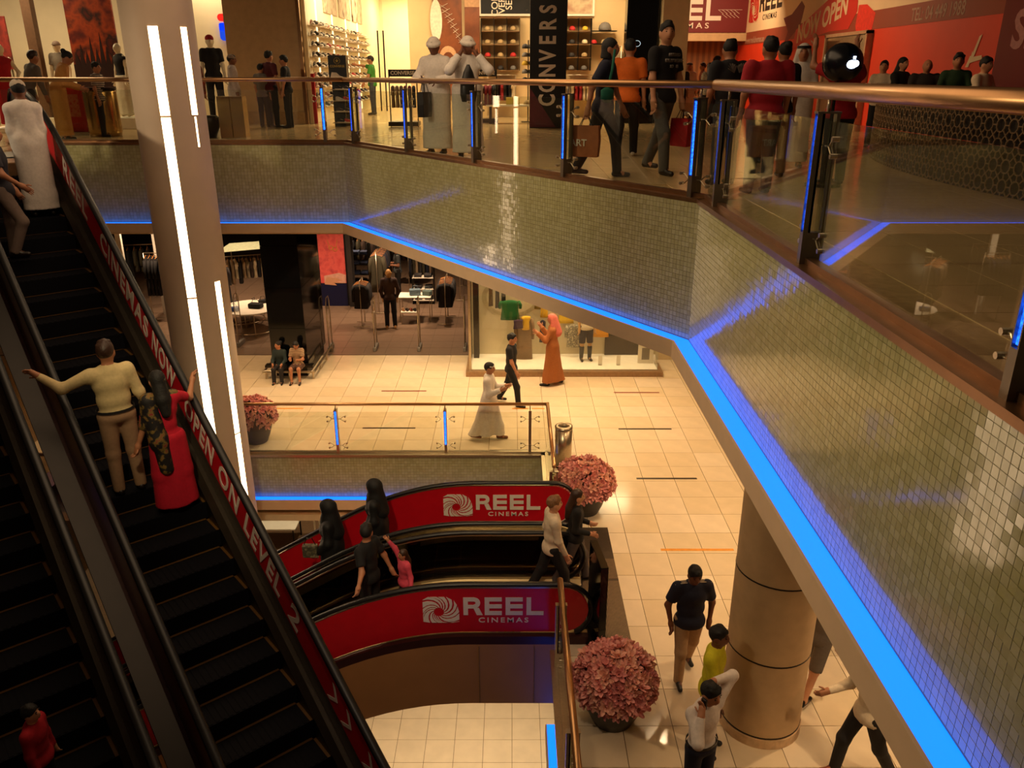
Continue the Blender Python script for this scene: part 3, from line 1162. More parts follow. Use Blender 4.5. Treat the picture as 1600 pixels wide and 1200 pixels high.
# ------------------------------------------------------------------ soft-body figures: distance fields meshed into one continuous surface
def _net(F, o, h):
    """surface nets on the scalar grid F (negative inside)"""
    S_ = F < 0
    nx, ny, nz = F.shape
    c = [S_[i:nx - 1 + i, j:ny - 1 + j, k:nz - 1 + k] for i in (0, 1) for j in (0, 1) for k in (0, 1)]
    su = np.zeros(c[0].shape, np.int8)
    for q in c:
        su += q
    act = (su > 0) & (su < 8)
    idx = -np.ones(act.shape, np.int64)
    ii = np.argwhere(act)
    idx[act] = np.arange(len(ii))
    pos = np.zeros((len(ii), 3))
    cnt = np.zeros(len(ii))
    corners = [(i, j, k) for i in (0, 1) for j in (0, 1) for k in (0, 1)]
    for a in corners:
        for ax in range(3):
            if a[ax]:
                continue
            b = list(a)
            b[ax] = 1
            fa = F[ii[:, 0] + a[0], ii[:, 1] + a[1], ii[:, 2] + a[2]]
            fb = F[ii[:, 0] + b[0], ii[:, 1] + b[1], ii[:, 2] + b[2]]
            m = (fa < 0) != (fb < 0)
            t = np.where(m, fa / np.where(m, fa - fb, 1), 0)
            p = np.array(a, float)[None, :].repeat(len(ii), 0)
            p[:, ax] += t
            pos[m] += p[m]
            cnt[m] += 1
    V_ = (ii + pos / cnt[:, None]) * h + o
    faces = []
    for ax in range(3):
        u, v = [(1, 2), (2, 0), (0, 1)][ax]
        sl0 = [slice(None)] * 3
        sl1 = [slice(None)] * 3
        sl0[ax] = slice(0, -1)
        sl1[ax] = slice(1, None)
        d = S_[tuple(sl0)] != S_[tuple(sl1)]
        e = np.argwhere(d)
        e = e[(e[:, u] > 0) & (e[:, v] > 0) & (e[:, u] < F.shape[u] - 1) & (e[:, v] < F.shape[v] - 1)]
        if not len(e):
            continue
        ins = S_[e[:, 0], e[:, 1], e[:, 2]]
        q = []
        for du, dv in ((1, 1), (0, 1), (0, 0), (1, 0)):
            w_ = e.copy()
            w_[:, u] -= du
            w_[:, v] -= dv
            q.append(idx[w_[:, 0], w_[:, 1], w_[:, 2]])
        q = np.stack(q, 1)
        q[~ins] = q[~ins][:, ::-1]
        faces.append(q)
    return V_, np.concatenate(faces)


def field(prims, h, k=.03, sub=(), cut=None):
    """prims: ('c', p0, p1, r0, r1, cut_end) tapered capsule; ('e', centre, radii, R) ellipsoid"""
    lo = np.full(3, 1e9)
    hi = -lo
    for p in prims:
        if p[0] == 'c':
            r = max(p[3], p[4])
            for q in p[1:3]:
                lo = np.minimum(lo, np.array(q) - r)
                hi = np.maximum(hi, np.array(q) + r)
        else:
            r = max(p[2])
            lo = np.minimum(lo, np.array(p[1]) - r)
            hi = np.maximum(hi, np.array(p[1]) + r)
    lo -= 3 * h
    hi += 3 * h
    n = np.ceil((hi - lo) / h).astype(int) + 1
    ax = [lo[i] + h * np.arange(n[i]) for i in range(3)]
    F = np.full(tuple(n), .5)

    def box(c0, c1, m):
        a = np.clip(np.floor((np.minimum(c0, c1) - m - lo) / h).astype(int), 0, n - 1)
        b = np.clip(np.ceil((np.maximum(c0, c1) + m - lo) / h).astype(int) + 1, 1, n)
        return a, b

    def ev(p, a, b):
        X = ax[0][a[0]:b[0], None, None]
        Y = ax[1][None, a[1]:b[1], None]
        Z = ax[2][None, None, a[2]:b[2]]
        if p[0] == 'c':
            p0, p1 = np.array(p[1], float), np.array(p[2], float)
            d = p1 - p0
            L = max(1e-9, d @ d)
            t = ((X - p0[0]) * d[0] + (Y - p0[1]) * d[1] + (Z - p0[2]) * d[2]) / L
            tc = np.clip(t, 0, 1)
            D = np.sqrt((X - p0[0] - tc * d[0]) ** 2 + (Y - p0[1] - tc * d[1]) ** 2 + (Z - p0[2] - tc * d[2]) ** 2) - (p[3] + (p[4] - p[3]) * tc)
            if len(p) > 5 and p[5]:
                D = np.maximum(D, (t - 1) * math.sqrt(L))
            return D
        c, r = p[1], p[2]
        x, y, z = X - c[0], Y - c[1], Z - c[2]
        if len(p) > 3 and p[3] is not None:
            R = p[3]
            x, y, z = (R[0][0] * x + R[1][0] * y + R[2][0] * z, R[0][1] * x + R[1][1] * y + R[2][1] * z, R[0][2] * x + R[1][2] * y + R[2][2] * z)
        k0 = np.sqrt((x / r[0]) ** 2 + (y / r[1]) ** 2 + (z / r[2]) ** 2)
        k1 = np.sqrt((x / r[0] ** 2) ** 2 + (y / r[1] ** 2) ** 2 + (z / r[2] ** 2) ** 2)
        return k0 * (k0 - 1) / np.maximum(k1, 1e-6)
    for p in prims:
        if p[0] == 'c':
            r = max(p[3], p[4])
            a, b = box(np.array(p[1]), np.array(p[2]), r + k + h)
        else:
            r = max(p[2])
            a, b = box(np.array(p[1]), np.array(p[1]), r + k + h)
        D = ev(p, a, b)
        s_ = (slice(a[0], b[0]), slice(a[1], b[1]), slice(a[2], b[2]))
        G = F[s_]
        q = np.maximum(k - np.abs(G - D), 0) / k
        F[s_] = np.minimum(G, D) - q * q * k * .25
    for p in sub:
        D = ev(p, np.zeros(3, int), n)
        F = np.maximum(F, -D)
    if cut:
        for (axis, val, sgn) in cut:
            A = ax[axis].reshape([-1 if i == axis else 1 for i in range(3)])
            F = np.maximum(F, (A - val) * sgn)
    return _net(F, lo, h)


def net_obj(name, prims, h, m, parent, k=.03, sub=(), cut=None, extra=None):
    vs, fs = field(prims, h, k, sub, cut)
    me = bpy.data.meshes.new(name)
    vl, fl = vs.tolist(), fs.tolist()
    if extra is not None:
        n = len(vl)
        vl += [list(v) for v in extra.v]
        fl += [tuple(i + n for i in f) for f in extra.f]
    me.from_pydata(vl, [], fl)
    me.polygons.foreach_set('use_smooth', [True] * len(me.polygons))
    me.materials.append(m)
    return link(name, me, parent)


SKIN = {'tan': mat('skin_tan', (176, 118, 84), .55, 0, .04, 10), 'brown': mat('skin_brown', (116, 70, 46), .55, 0, .04, 10), 'fair': mat('skin_fair', (206, 148, 112), .55, 0, .04, 10)}
HAIR = {'black': mat('hair_black', (15, 11, 9), .7, 0, .3, 60, bump=.4), 'brown': mat('hair_brown', (52, 30, 18), .45, 0, .3, 60, bump=.4), 'grey': mat('hair_grey', (132, 92, 58), .6, 0, .3, 60, bump=.4)}
EYEM = mat('eye_dark', (20, 14, 12), .2)
LIPM = mat('lip', (140, 66, 56), .5)
SHOEM = mat('shoe_dark', (26, 18, 14), .4)


def cloth(name, rgb, rough=.85):
    return mat('cloth_' + name, rgb, rough, 0, .07, 30, bump=.25)


def nz(v):
    return V(v).normalized()


def person(label, loc, rz, H=1.75, W=1.0, skin='tan', hair='black', style='short', top=None, sleeve='short', bottom=None, bkind='trousers', robe=None, head=None, headm=None,
           ua=None, fa=None, th=None, sh=None, lean=(0, 0), yaw=0, pitch=0, shoes=SHOEM, h=.017, group=None, belt=None, logo=None, curl=1.0, female=False, tuck=False, turn=0):
    """ua, fa, th, sh: (right, left) direction pairs for upper arm, forearm, thigh, shin; the figure faces its own +Y"""
    ua = ua or ((.16, .02, -1), (-.16, .02, -1))
    fa = fa or ((.05, .22, -1), (-.05, .22, -1))
    th = th or ((.03, .02, -1), (-.03, .02, -1))
    sh = sh or ((.02, -.03, -1), (-.02, -.03, -1))
    root = thing('person', label, 'person', loc, rz, group)
    P = V((0, 0, 0))
    t = nz((math.tan(lean[0]), math.tan(lean[1]), 1))
    rgt = nz(V((1, 0, 0)) - t * t.x)
    if turn:
        rgt = Matrix.Rotation(turn, 3, 'Z') @ rgt
    fwd = t.cross(rgt).normalized() * 1.0
    R = Matrix((rgt, fwd, t)).transposed()
    Rl = [[R[i][j] for j in range(3)] for i in range(3)]
    hipw = .052 * H
    HJ = [V((hipw, 0, 0)), V((-hipw, 0, 0))]
    KN = [HJ[i] + nz(th[i]) * .245 * H for i in (0, 1)]
    AN = [KN[i] + nz(sh[i]) * .235 * H for i in (0, 1)]
    N0 = P + t * .318 * H
    SJ = [P + t * .285 * H + rgt * s * (.085 if female else .095) * H * W for s in (1, -1)]
    EL = [SJ[i] + nz(ua[i]) * .17 * H for i in (0, 1)]
    WR_ = [EL[i] + nz(fa[i]) * .145 * H for i in (0, 1)]
    z0 = min(a.z for a in AN) - .04 * H
    hy = Matrix.Rotation(yaw, 3, 'Z') @ Matrix.Rotation(pitch, 3, 'X')
    HR = hy
    hf, hu, hr_ = HR @ V((0, 1, 0)), HR @ V((0, 0, 1)), HR @ V((1, 0, 0))
    HC = N0 + t * .018 * H + hu * .070 * H + hf * .012 * H
    HRl = [[HR[i][j] for j in range(3)] for i in range(3)]
    up = V((0, 0, -z0))
    for L_ in (HJ, KN, AN, SJ, EL, WR_):
        for i in (0, 1):
            L_[i] = L_[i] + up
    P = P + up
    N0 = N0 + up
    HC = HC + up
    f = .0
    sk = SKIN[skin]

    def E(c, r, Rm=Rl):
        return ('e', tuple(c), tuple(r), Rm)

    def torso(g, wv=1.0):
        w_ = W * wv
        return [E(P + t * .01 * H, ((.095 if female else .088) * H * w_ + g, .066 * H * w_ + g, .07 * H + g)),
                E(P + t * .11 * H, ((.072 if female else .084) * H * w_ + g, .058 * H * w_ + g, .09 * H + g)),
                E(P + t * .215 * H + fwd * .004 * H, (.092 * H * w_ + g, .062 * H * w_ + g, .095 * H + g)),
                ('c', tuple(SJ[0] - t * .018 * H), tuple(P + t * .29 * H), .030 * H + g, .040 * H + g), ('c', tuple(SJ[1] - t * .018 * H), tuple(P + t * .29 * H), .030 * H + g, .040 * H + g)]
    body = torso(0)
    body += [('c', tuple(N0 - t * .03 * H), tuple(HC - hu * .03 * H), .034 * H, .030 * H),
             E(HC, (.045 * H, .056 * H, .059 * H), HRl), E(HC + hf * .018 * H - hu * .035 * H, (.031 * H, .034 * H, .034 * H), HRl)]
    hd = [E(HC + hf * .055 * H - hu * .012 * H, (.010 * H, .014 * H, .019 * H), HRl),
          E(HC + hr_ * .044 * H - hu * .012 * H, (.007 * H, .012 * H, .018 * H), HRl), E(HC - hr_ * .044 * H - hu * .012 * H, (.007 * H, .012 * H, .018 * H), HRl)]
    ex = MB()
    for i in (0, 1):
        body += [('c', tuple(SJ[i]), tuple(EL[i]), .027 * H * min(W, 1.05), .022 * H), ('c', tuple(EL[i]), tuple(WR_[i]), .023 * H, .0145 * H)]
        hdv = nz(fa[i])
        s = 1 if i == 0 else -1
        side = hdv.cross(V((s, 0, 0)))
        if side.length < .2:
            side = hdv.cross(V((0, 1, 0)))
        side.normalize()          # knuckle line
        pn = side.cross(hdv).normalized()
        palm = WR_[i] + hdv * .03 * H
        body += [('c', tuple(WR_[i] + side * .006 * H), tuple(WR_[i] + hdv * .048 * H + side * .010 * H), .014 * H, .0135 * H), ('c', tuple(WR_[i] - side * .006 * H), tuple(WR_[i] + hdv * .046 * H - side * .010 * H), .014 * H, .0135 * H)]
        for q, (o_, ln) in enumerate(((-.017, .034), (-.006, .042), (.006, .045), (.017, .040))):
            b0 = WR_[i] + hdv * .042 * H + side * o_ * H
            b1 = b0 + hdv * ln * .45 * H + pn * .006 * H * curl
            b2 = b1 + (hdv + pn * .7 * curl).normalized() * ln * .35 * H
            b3 = b2 + (hdv + pn * 1.3 * curl).normalized() * ln * .28 * H
            ex.tube([b0, b1, b2, b3], [.0052 * H, .005 * H, .0046 * H, .0036 * H], 6)
        t0 = WR_[i] + hdv * .012 * H - side * .012 * H
        ex.tube([t0, t0 + (hdv * .6 - side * .9 + pn * .3).normalized() * .026 * H, t0 + (hdv * .9 - side * .8 + pn * .5).normalized() * .046 * H], [.0068 * H, .006 * H, .0042 * H], 6)
        body += [('c', tuple(HJ[i]), tuple(KN[i]), .048 * H * W, .031 * H), ('c', tuple(KN[i]), tuple(AN[i]), .032 * H, .020 * H), ('c', tuple(AN[i]), tuple(AN[i] + V((0, .05 * H, -.018 * H))), .02 * H, .017 * H)]
    bo = net_obj('body', body + hd, h, sk, root, .02 * H, extra=ex)
    # face
    if h <= .017:
        for s in (1, -1):
            e_ = HC + hf * .0500 * H + hr_ * s * .0175 * H + hu * .004 * H
            obj('eye', MB().lathe([(.001, -.0045 * H), (.0075 * H, 0), (.001, .0045 * H)], 8, 0, (0, 0)), EYEM, root, True, loc=e_)
            bw_ = HC + hf * .0535 * H + hr_ * s * .019 * H + hu * .018 * H
            if hair:
                obj('eyebrow', MB().bar(bw_ - hr_ * .011 * H - hf * .002 * H, bw_ + hr_ * .011 * H - hf * .002 * H, .006, .005), HAIR[hair], root)
        b = MB()
        c = HC + hf * .0515 * H - hu * .040 * H
        b.tube([c - hr_ * .012 * H, c + hf * .003 * H, c + hr_ * .012 * H], [.0015 * H, .005 * H, .0015 * H], 6)
        obj('mouth', b, LIPM, root, True)
    # hair
    if hair and style != 'none':
        hm = HAIR[hair]
        face = [E(HC + hf * .056 * H - hu * .028 * H, (.048 * H, .050 * H, .062 * H), HRl)]
        pr = [E(HC + hu * .012 * H - hf * .006 * H, (.050 * H, .060 * H, .058 * H), HRl)]
        if style == 'short':
            pr.append(E(HC + hu * .03 * H + hf * .012 * H, (.040 * H, .046 * H, .036 * H), HRl))
            rr_ = random.Random(len(label))
            for q in range(0 if head else 9):
                a_, b_ = rr_.uniform(0, 2 * PI), rr_.uniform(.15, .95)
                pr.append(E(HC + hu * (.012 + .056 * math.sqrt(1 - b_ * b_ * .8)) * H + (hr_ * math.cos(a_) * .043 + hf * math.sin(a_) * .052) * b_ * H, (.014 * H, .016 * H, .010 * H), HRl))
            sb = face + [E(HC - hu * .062 * H + hf * .040 * H, (.06 * H, .056 * H, .052 * H), HRl), E(HC - hu * .10 * H, (.07 * H, .09 * H, .045 * H), HRl)]
        elif style == 'bald':
            pr = [E(HC - hf * .012 * H - hu * .002 * H, (.0475 * H, .052 * H, .045 * H), HRl)]
            sb = face + [E(HC + hu * .048 * H + hf * .0 * H, (.05 * H, .06 * H, .03 * H), HRl)]
        elif style == 'long':
            pr += [('c', tuple(HC - hf * .02 * H), tuple(N0 - fwd * .045 * H - t * .03 * H), .045 * H, .050 * H), ('c', tuple(N0 - fwd * .045 * H - t * .03 * H), tuple(N0 - fwd * .07 * H - t * .12 * H), .050 * H, .03 * H)]
            sb = face + [E(N0 + fwd * .05 * H, (.05 * H, .06 * H, .07 * H))]
        elif style == 'bob':
            pr += [('c', tuple(HC - hf * .012 * H), tuple(HC - hf * .022 * H - hu * .075 * H), .050 * H, .050 * H, True)]
            sb = [E(HC + hf * .06 * H - hu * .045 * H, (.040 * H, .056 * H, .075 * H), HRl)]
        elif style == 'bun':
            pr += [E(HC + hu * .045 * H - hf * .06 * H, (.028 * H,) * 3, HRl)]
            sb = face + [E(HC - hu * .062 * H + hf * .040 * H, (.06 * H, .056 * H, .052 * H), HRl), E(HC - hu * .10 * H, (.07 * H, .09 * H, .045 * H), HRl)]
        net_obj('hair', pr, min(h, .013), hm, root, .015, sb)
    g = .010
    if top:
        pr = [p for p in torso(g + .004)]
        if not tuck:
            pr.append(E(P - t * .01 * H, ((.099 if female else .094) * H * W + .017, .070 * H * W + .017, .08 * H)))
        for i in (0, 1):
            if sleeve == 'short':
                m_ = SJ[i] + (EL[i] - SJ[i]) * .72
                pr.append(('c', tuple(SJ[i]), tuple(m_), .036 * H * W + .006, .034 * H * W + .006, True))
            elif sleeve == 'long':
                pr.append(('c', tuple(SJ[i]), tuple(EL[i]), .034 * H * W + .006, .027 * H + .006))
                pr.append(('c', tuple(EL[i]), tuple(WR_[i]), .028 * H + .006, .019 * H + .006, True))
        cutz = (P - t * (.035 if not tuck else -.03) * H).z
        sb = [E(N0 + t * .03 * H + fwd * .01 * H, (.040 * H, .040 * H, .03 * H))]
        so = net_obj('shirt' if sleeve != 'jacket' else 'jacket', pr, h, top, root, .022 * H, sb, [(2, cutz, -1)])
        if logo is not None:
            logo(root, so, P, t, rgt, fwd, H)
    if robe:
        pr = torso(.014, 1.0)
        hem = min(AN[0].z, AN[1].z) + .015 * H
        for i in (0, 1):
            pr.append(('c', tuple(HJ[i] + V((0, 0, .05 * H))), tuple((AN[i] + KN[i]) / 2 + V((0, 0, -.0 * H))), .075 * H * W, .062 * H * W))
            pr.append(('c', tuple((AN[i] + KN[i]) / 2), tuple(AN[i] + V((0, 0, -.02 * H))), .062 * H * W, .072 * H * W))
            pr.append(('c', tuple(SJ[i] - t * .012 * H), tuple(EL[i]), .031 * H + .006, .032 * H + .006))
            pr.append(('c', tuple(EL[i]), tuple(WR_[i]), .032 * H + .006, .030 * H + .006, True))
        mid = (AN[0] + AN[1]) / 2
        pr.append(('c', tuple(P), tuple(mid), .085 * H * W, .09 * H * W))
        sb = [E(N0 + t * .035 * H, (.036 * H, .038 * H, .03 * H))]
        net_obj('robe', pr, h, robe, root, .032 * H, sb, [(2, hem, -1)])
    if bottom:
        pr = [E(P + t * .01 * H, ((.097 if female else .090) * H * W + g, .068 * H * W + g, .065 * H))]
        if bkind == 'trousers':
            for i in (0, 1):
                pr += [('c', tuple(HJ[i]), tuple(KN[i]), .052 * H * W + .004, .038 * H + .006), ('c', tuple(KN[i]), tuple(AN[i] + nz(sh[i]) * .015 * H), .038 * H + .006, .031 * H + .006, True)]
        elif bkind == 'shorts':
            for i in (0, 1):
                pr += [('c', tuple(HJ[i]), tuple(KN[i]), .054 * H * W + .006, .044 * H + .006, True)]
        elif bkind == 'skirt':
            for i in (0, 1):
                pr += [('c', tuple(HJ[i]), tuple(KN[i]), .07 * H * W, .075 * H), ('c', tuple(KN[i]), tuple(AN[i]), .07 * H, .08 * H, True), ('c', tuple(P), tuple((AN[0] + AN[1]) / 2), .078 * H, .088 * H, True)]
        net_obj('trousers' if bkind == 'trousers' else bkind, pr, h, bottom, root, .02 * H, (), [(2, (P + t * .045 * H).z, 1)] if abs(lean[0]) + abs(lean[1]) < .5 else None)
    if belt:
        b = MB()
        pts = [P + t * .045 * H + rgt * (.094 * H * W + .014) * math.cos(a) + fwd * (.069 * H * W + .014) * math.sin(a) for a in [2 * PI * q / 20 for q in range(21)]]
        for q in range(20):
            b.bar(pts[q], pts[q + 1], .006, .03)
        obj('belt', b, belt, root)
    # head coverings
    if head == 'turban':
        pr = [E(HC + hu * .028 * H - hf * .004 * H, (.053 * H, .062 * H, .045 * H), HRl)]
        net_obj('headcloth', pr + [('c', tuple(HC + hu * .016 * H + hf * .055 * H * math.cos(a) + hr_ * .046 * H * math.sin(a)), tuple(HC + hu * .016 * H + hf * .055 * H * math.cos(a + .52) + hr_ * .046 * H * math.sin(a + .52)), .019 * H, .019 * H)
                                   for a in [PI * 2 * q / 12 for q in range(12)]], .012, headm, root, .01, [], [])
    elif head == 'skullcap':
        net_obj('skullcap', [E(HC + hu * .018 * H, (.048 * H, .058 * H, .050 * H), HRl)], .011, headm, root, .01, [E(HC - hu * .045 * H + hf * .02 * H, (.09 * H, .09 * H, .062 * H), HRl)])
    elif head == 'ghutra':
        pr = [E(HC + hu * .014 * H, (.054 * H, .062 * H, .056 * H), HRl), ('c', tuple(HC - hf * .02 * H), tuple(N0 - fwd * .05 * H - t * .09 * H), .052 * H, .072 * H)]
        for s in (1, -1):
            pr.append(('c', tuple(HC + hr_ * s * .04 * H), tuple(N0 + rgt * s * .06 * H - t * .05 * H - fwd * .01 * H), .022 * H, .03 * H))
        net_obj('headscarf', pr, .013, headm, root, .02, [E(HC + hf * .062 * H - hu * .03 * H, (.040 * H, .05 * H, .058 * H), HRl), E(N0 + fwd * .07 * H, (.03 * H, .05 * H, .07 * H))])
        b = MB()
        for zz in (.030, .041):
            pts = [HC + hu * zz * H + hr_ * .052 * H * math.cos(a) + hf * .060 * H * math.sin(a) for a in [2 * PI * q / 16 for q in range(17)]]
            b.tube(pts, .006 * H, 6)
        if headm.name != 'cloth_pink_check':
            obj('head_cord', b, BLACK, root, True)
    elif head == 'hijab':
        pr = [E(HC + hu * .014 * H - hf * .006 * H, (.060 * H, .073 * H, .068 * H), HRl), ('c', tuple(HC - hf * .012 * H - hu * .01 * H), tuple(N0 - t * .03 * H), .058 * H, .074 * H), ('c', tuple(N0 - t * .03 * H), tuple(N0 - t * .13 * H), .078 * H, .100 * H), ('c', tuple(HC - hf * .022 * H), tuple(P + t * .16 * H - fwd * .03 * H), .056 * H, .092 * H)]
        net_obj('headscarf', pr, .013, headm, root, .05, [E(HC + hf * .070 * H - hu * .016 * H, (.032 * H, .040 * H, .048 * H), HRl), E(HC + hf * .11 * H - hu * .016 * H, (.034 * H, .06 * H, .05 * H), HRl)])
    elif head == 'cap':
        net_obj('cap', [E(HC + hu * .022 * H - hf * .003 * H, (.051 * H, .060 * H, .048 * H), HRl)], .012, headm, root, .01, [E(HC - hu * .05 * H, (.12 * H, .12 * H, .062 * H), HRl)])
        b = MB()
        pts = [HC + hu * .018 * H + hr_ * .045 * H * math.cos(a) + hf * (.035 + .062 * math.sin(a)) * H for a in [PI * q / 10 for q in range(11)]]
        n_ = len(pts)
        b.add([p for p in pts] + [p + hu * .004 for p in pts], [tuple(range(n_)), tuple(range(2 * n_ - 1, n_ - 1, -1))] + [(q, n_ + q, n_ + (q + 1) % n_, (q + 1) % n_) for q in range(n_)])
        obj('peak', b, headm, root)
    if shoes and h < .03:
        for i in (0, 1):
            a = AN[i]
            d_ = V((.1 * (1 if i == 0 else -1), 1, 0)).normalized()
            sl = min(a.z, AN[1 - i].z) + 0
            lift = a.z - .04 * H
            dz = -.25 if lift > .06 * H else 0
            toe = a + V((d_.x, d_.y, dz)) * .085 * H + V((0, 0, -.022 * H))
            heel = a - d_ * .022 * H + V((0, 0, -.018 * H))
            pr = [('c', tuple(heel), tuple(toe), .021 * H, .018 * H), ('c', tuple(a + V((0, 0, .005))), tuple(a + d_ * .03 * H - V((0, 0, .015 * H))), .024 * H, .022 * H)]
            net_obj('shoe', pr, .013, shoes, root, .01, (), [(2, lift + .0, -1)] if dz == 0 else None)
    J = dict(P=P, N=N0, HC=HC, SJ=SJ, EL=EL, WR=WR_, AN=AN, KN=KN, fwd=fwd, rgt=rgt, t=t, hand=[WR_[i] + nz(fa[i]) * .06 * H for i in (0, 1)], root=root)
    return J


def bag(J, i, m, w=.34, hgt=.38, d=.10, label='', name='shopping_bag', drop=.12, mark=None, group=None):
    """a carrier bag hanging from hand i: a thing of its own"""
    r = J['root']
    Mx = Matrix.Translation(r.location) @ Matrix.Rotation(r.rotation_euler.z, 4, 'Z')
    p = Mx @ J['hand'][i]
    t = thing(name, label, 'bag', (p.x, p.y, p.z - drop - hgt), r.rotation_euler.z, group)
    b = MB()
    for k in range(5):
        pass
    vs = []
    for zz, s in ((0, .94), (hgt * .5, 1.03), (hgt, .97)):
        for x, y in ((-1, -1), (1, -1), (1, 1), (-1, 1)):
            vs.append((x * d / 2 * s, y * w / 2 * s, zz))
    fs = [(3, 2, 1, 0)]
    for q in (0, 4):
        fs += [(q + k, q + (k + 1) % 4, q + 4 + (k + 1) % 4, q + 4 + k) for k in range(4)]
    b.add(vs, fs)
    obj('bag_body', b, m, t, bevel=.006)
    for s in (-1, 1):
        c = MB()
        c.tube([(s * d * .4, -w * .22, hgt - .01), (s * .012, -w * .08, hgt + drop), (s * .012, w * .08, hgt + drop), (s * d * .4, w * .22, hgt - .01)], .005, 6)
        obj('handle', c, BLACK, t)
    if mark:
        mark(t, w, hgt, d)
    return t

# ------------------------------------------------------------------ people
CW = cloth('white_robe', (226, 216, 206))
CWS = cloth('white_shirt', (226, 206, 176))
CBLK = cloth('black', (16, 14, 16))
CNAVY = cloth('navy', (20, 22, 44))
CKH = cloth('khaki', (176, 142, 104))
CJEAN = cloth('jeans', (58, 62, 74))
CGREY = cloth('grey', (112, 104, 96))
CDK = cloth('dark_trousers', (30, 26, 26))
CRED = cloth('red', (170, 16, 32))
CORG = cloth('orange', (206, 96, 16))
DOWN = ((.14, .05, -1), (-.14, .05, -1))
FDOWN = ((.02, .25, -1), (-.02, .25, -1))
WALKT = ((.03, .42, -1), (-.03, -.30, -1))
WALKS = ((.02, .10, -1), (-.02, -.55, -1))
WALKT2 = (WALKT[1], WALKT[0])
WALKS2 = (WALKS[1], WALKS[0])
DV_ = math.radians(39.8)


def on_right(a, n, k=0):
    p = WR(a, n, 0)
    q = (a - (ALO - 1.0 + .095)) / .333
    return (p.x, p.y, zR(ALO - 1.0 + .095 + math.floor(q) * .333) + .006)


def on_left(a, n):
    p = WL(a, n, 0)
    q = (a - (ALO - 1.0 + .2)) / .333
    return (p.x, p.y, zL(ALO - 1.0 + .2 + math.floor(q) * .333) + .006)


def on_low(zf, x, y):
    q = (x - (LLO - 1.0)) / .4
    return (x, y, zf(LLO - 1.0 + math.floor(q) * .4) + .006)


# big escalator
person('man in cream shirt and beige trousers gripping the left rail of the big escalator', on_right(8.77, 1.84), DV_ , H=1.74, W=1.08, top=cloth('cream_shirt', (214, 192, 140)), sleeve='long', bottom=cloth('beige', (172, 136, 104)),
       belt=CDK, tuck=True, ua=((.28, -.02, -1), (-.9, .22, -.36)), fa=((.30, .12, -1), (-.35, .30, .30)), yaw=-.5, skin='tan', h=.0155, hair='brown')
j = person('woman in red tunic and black floral shawl on the big escalator', on_right(8.45, 2.22), DV_, H=1.62, W=.95, female=True, top=cloth('crimson', (186, 8, 40)), sleeve='short',
           robe=None, bottom=cloth('crimson', (186, 8, 40)), bkind='skirt', ua=((.5, .35, -.3), (-.3, 0, -1)), fa=((.35, .5, .45), (-.4, .1, -1)), style='long', h=.0155)
b = MB()
FL = blotch('floral_shawl', [(12, 10, 12), (16, 12, 14), (20, 14, 16), (120, 96, 40), (130, 30, 40)], 14)
SJ_, P_, N_ = j['SJ'], j['P'], j['N']
net_obj('shawl', [('c', tuple(SJ_[1] + V((0, -.02, .0))), tuple(P_ + V((-.11, -.07, .02))), .085, .10), ('c', tuple(SJ_[0] + V((0, 0, .01))), tuple(SJ_[1]), .06, .075), ('c', tuple(P_ + V((-.10, -.08, .05))), tuple(P_ + V((-.08, -.10, -.30))), .085, .075),
                  ('c', tuple(SJ_[1]), tuple(j['EL'][1]), .06, .055)], .0155, FL, j['root'], .04)
person('man in white robe and grey cap near the top of the big escalator', on_right(12.95, 2.28), DV_, H=1.80, W=.92, robe=CW, head='cap', headm=cloth('grey_cap', (190, 174, 154)), hair='black', ua=((.05, .10, -1), (-.05, .10, -1)), fa=((-.1, .35, -.9), (.1, .35, -.9)), h=.0155, skin='brown')
person('person in grey trousers and dark shirt cut off by the left picture edge', on_right(12.1, 1.72), DV_ - 1.9, H=1.7, top=cloth('slate', (40, 38, 48)), bottom=cloth('pale_grey', (118, 100, 90)), th=((.05, .45, -1), (-.05, .0, -1)), sh=((.02, -.4, -1), (-.02, -.1, -1)), ua=((.3, .3, -1), (-.2, .0, -1)), fa=((-.3, .7, -.6), (.1, .5, -1)))
person('child with a red hood at the bottom corner of the left big escalator', on_left(6.45, .30), DV_ - 2.2, H=1.12, top=CRED, sleeve='long', bottom=CDK, skin='fair', h=.0155)

# lower escalators
j = person('man in black T-shirt holding the near rail beside a small girl', on_low(zN, -2.0, 9.62), PI / 2 - .5, H=1.72, top=CBLK, bottom=CDK, ua=((.35, -.3, -1), (-.35, -.35, -.75)), fa=((.1, -.4, -.9), (-.75, -.35, -.3)), yaw=-1.2, h=.0155)
person('small girl in pink top holding the hand of the man in black', on_low(zN, -1.52, 9.75), PI / 2 + .6, H=1.12, female=True, top=cloth('pink', (206, 70, 92)), sleeve='long', bottom=CDK, hair='brown', style='long', ua=((.3, .3, .9), (-.3, -.1, -1)), fa=((.2, .6, 1), (-.4, .2, -.5)), h=.0155)
AB = cloth('abaya', (9, 8, 10), .7)
person('woman in black abaya lower down the far escalator holding a pale bag', on_low(zF, -2.90, 11.25), PI / 2, H=1.80, W=1.25, female=True, robe=AB, head='hijab', headm=AB, hair=None, fa=((-.2, .6, -.8), (.2, .7, -.7)), skin='fair', h=.0155)
person('woman in black abaya higher up the far escalator', on_low(zF, -2.15, 11.25), PI / 2, H=1.72, W=1.25, female=True, robe=AB, head='hijab', headm=AB, hair=None, fa=((-.3, .5, -.8), (.3, .5, -.8)), skin='fair', h=.0155)
b = MB()
t = thing('handbag', 'small pale handbag held by the lower woman in black', 'bag', (-3.2, 11.05, .02))
obj('bag_body', MB().box(-.12, .12, -.05, .05, 0, .22), blotch('pale_bag', [(120, 110, 80), (60, 56, 44), (150, 140, 110)], 12), t, bevel=.02)
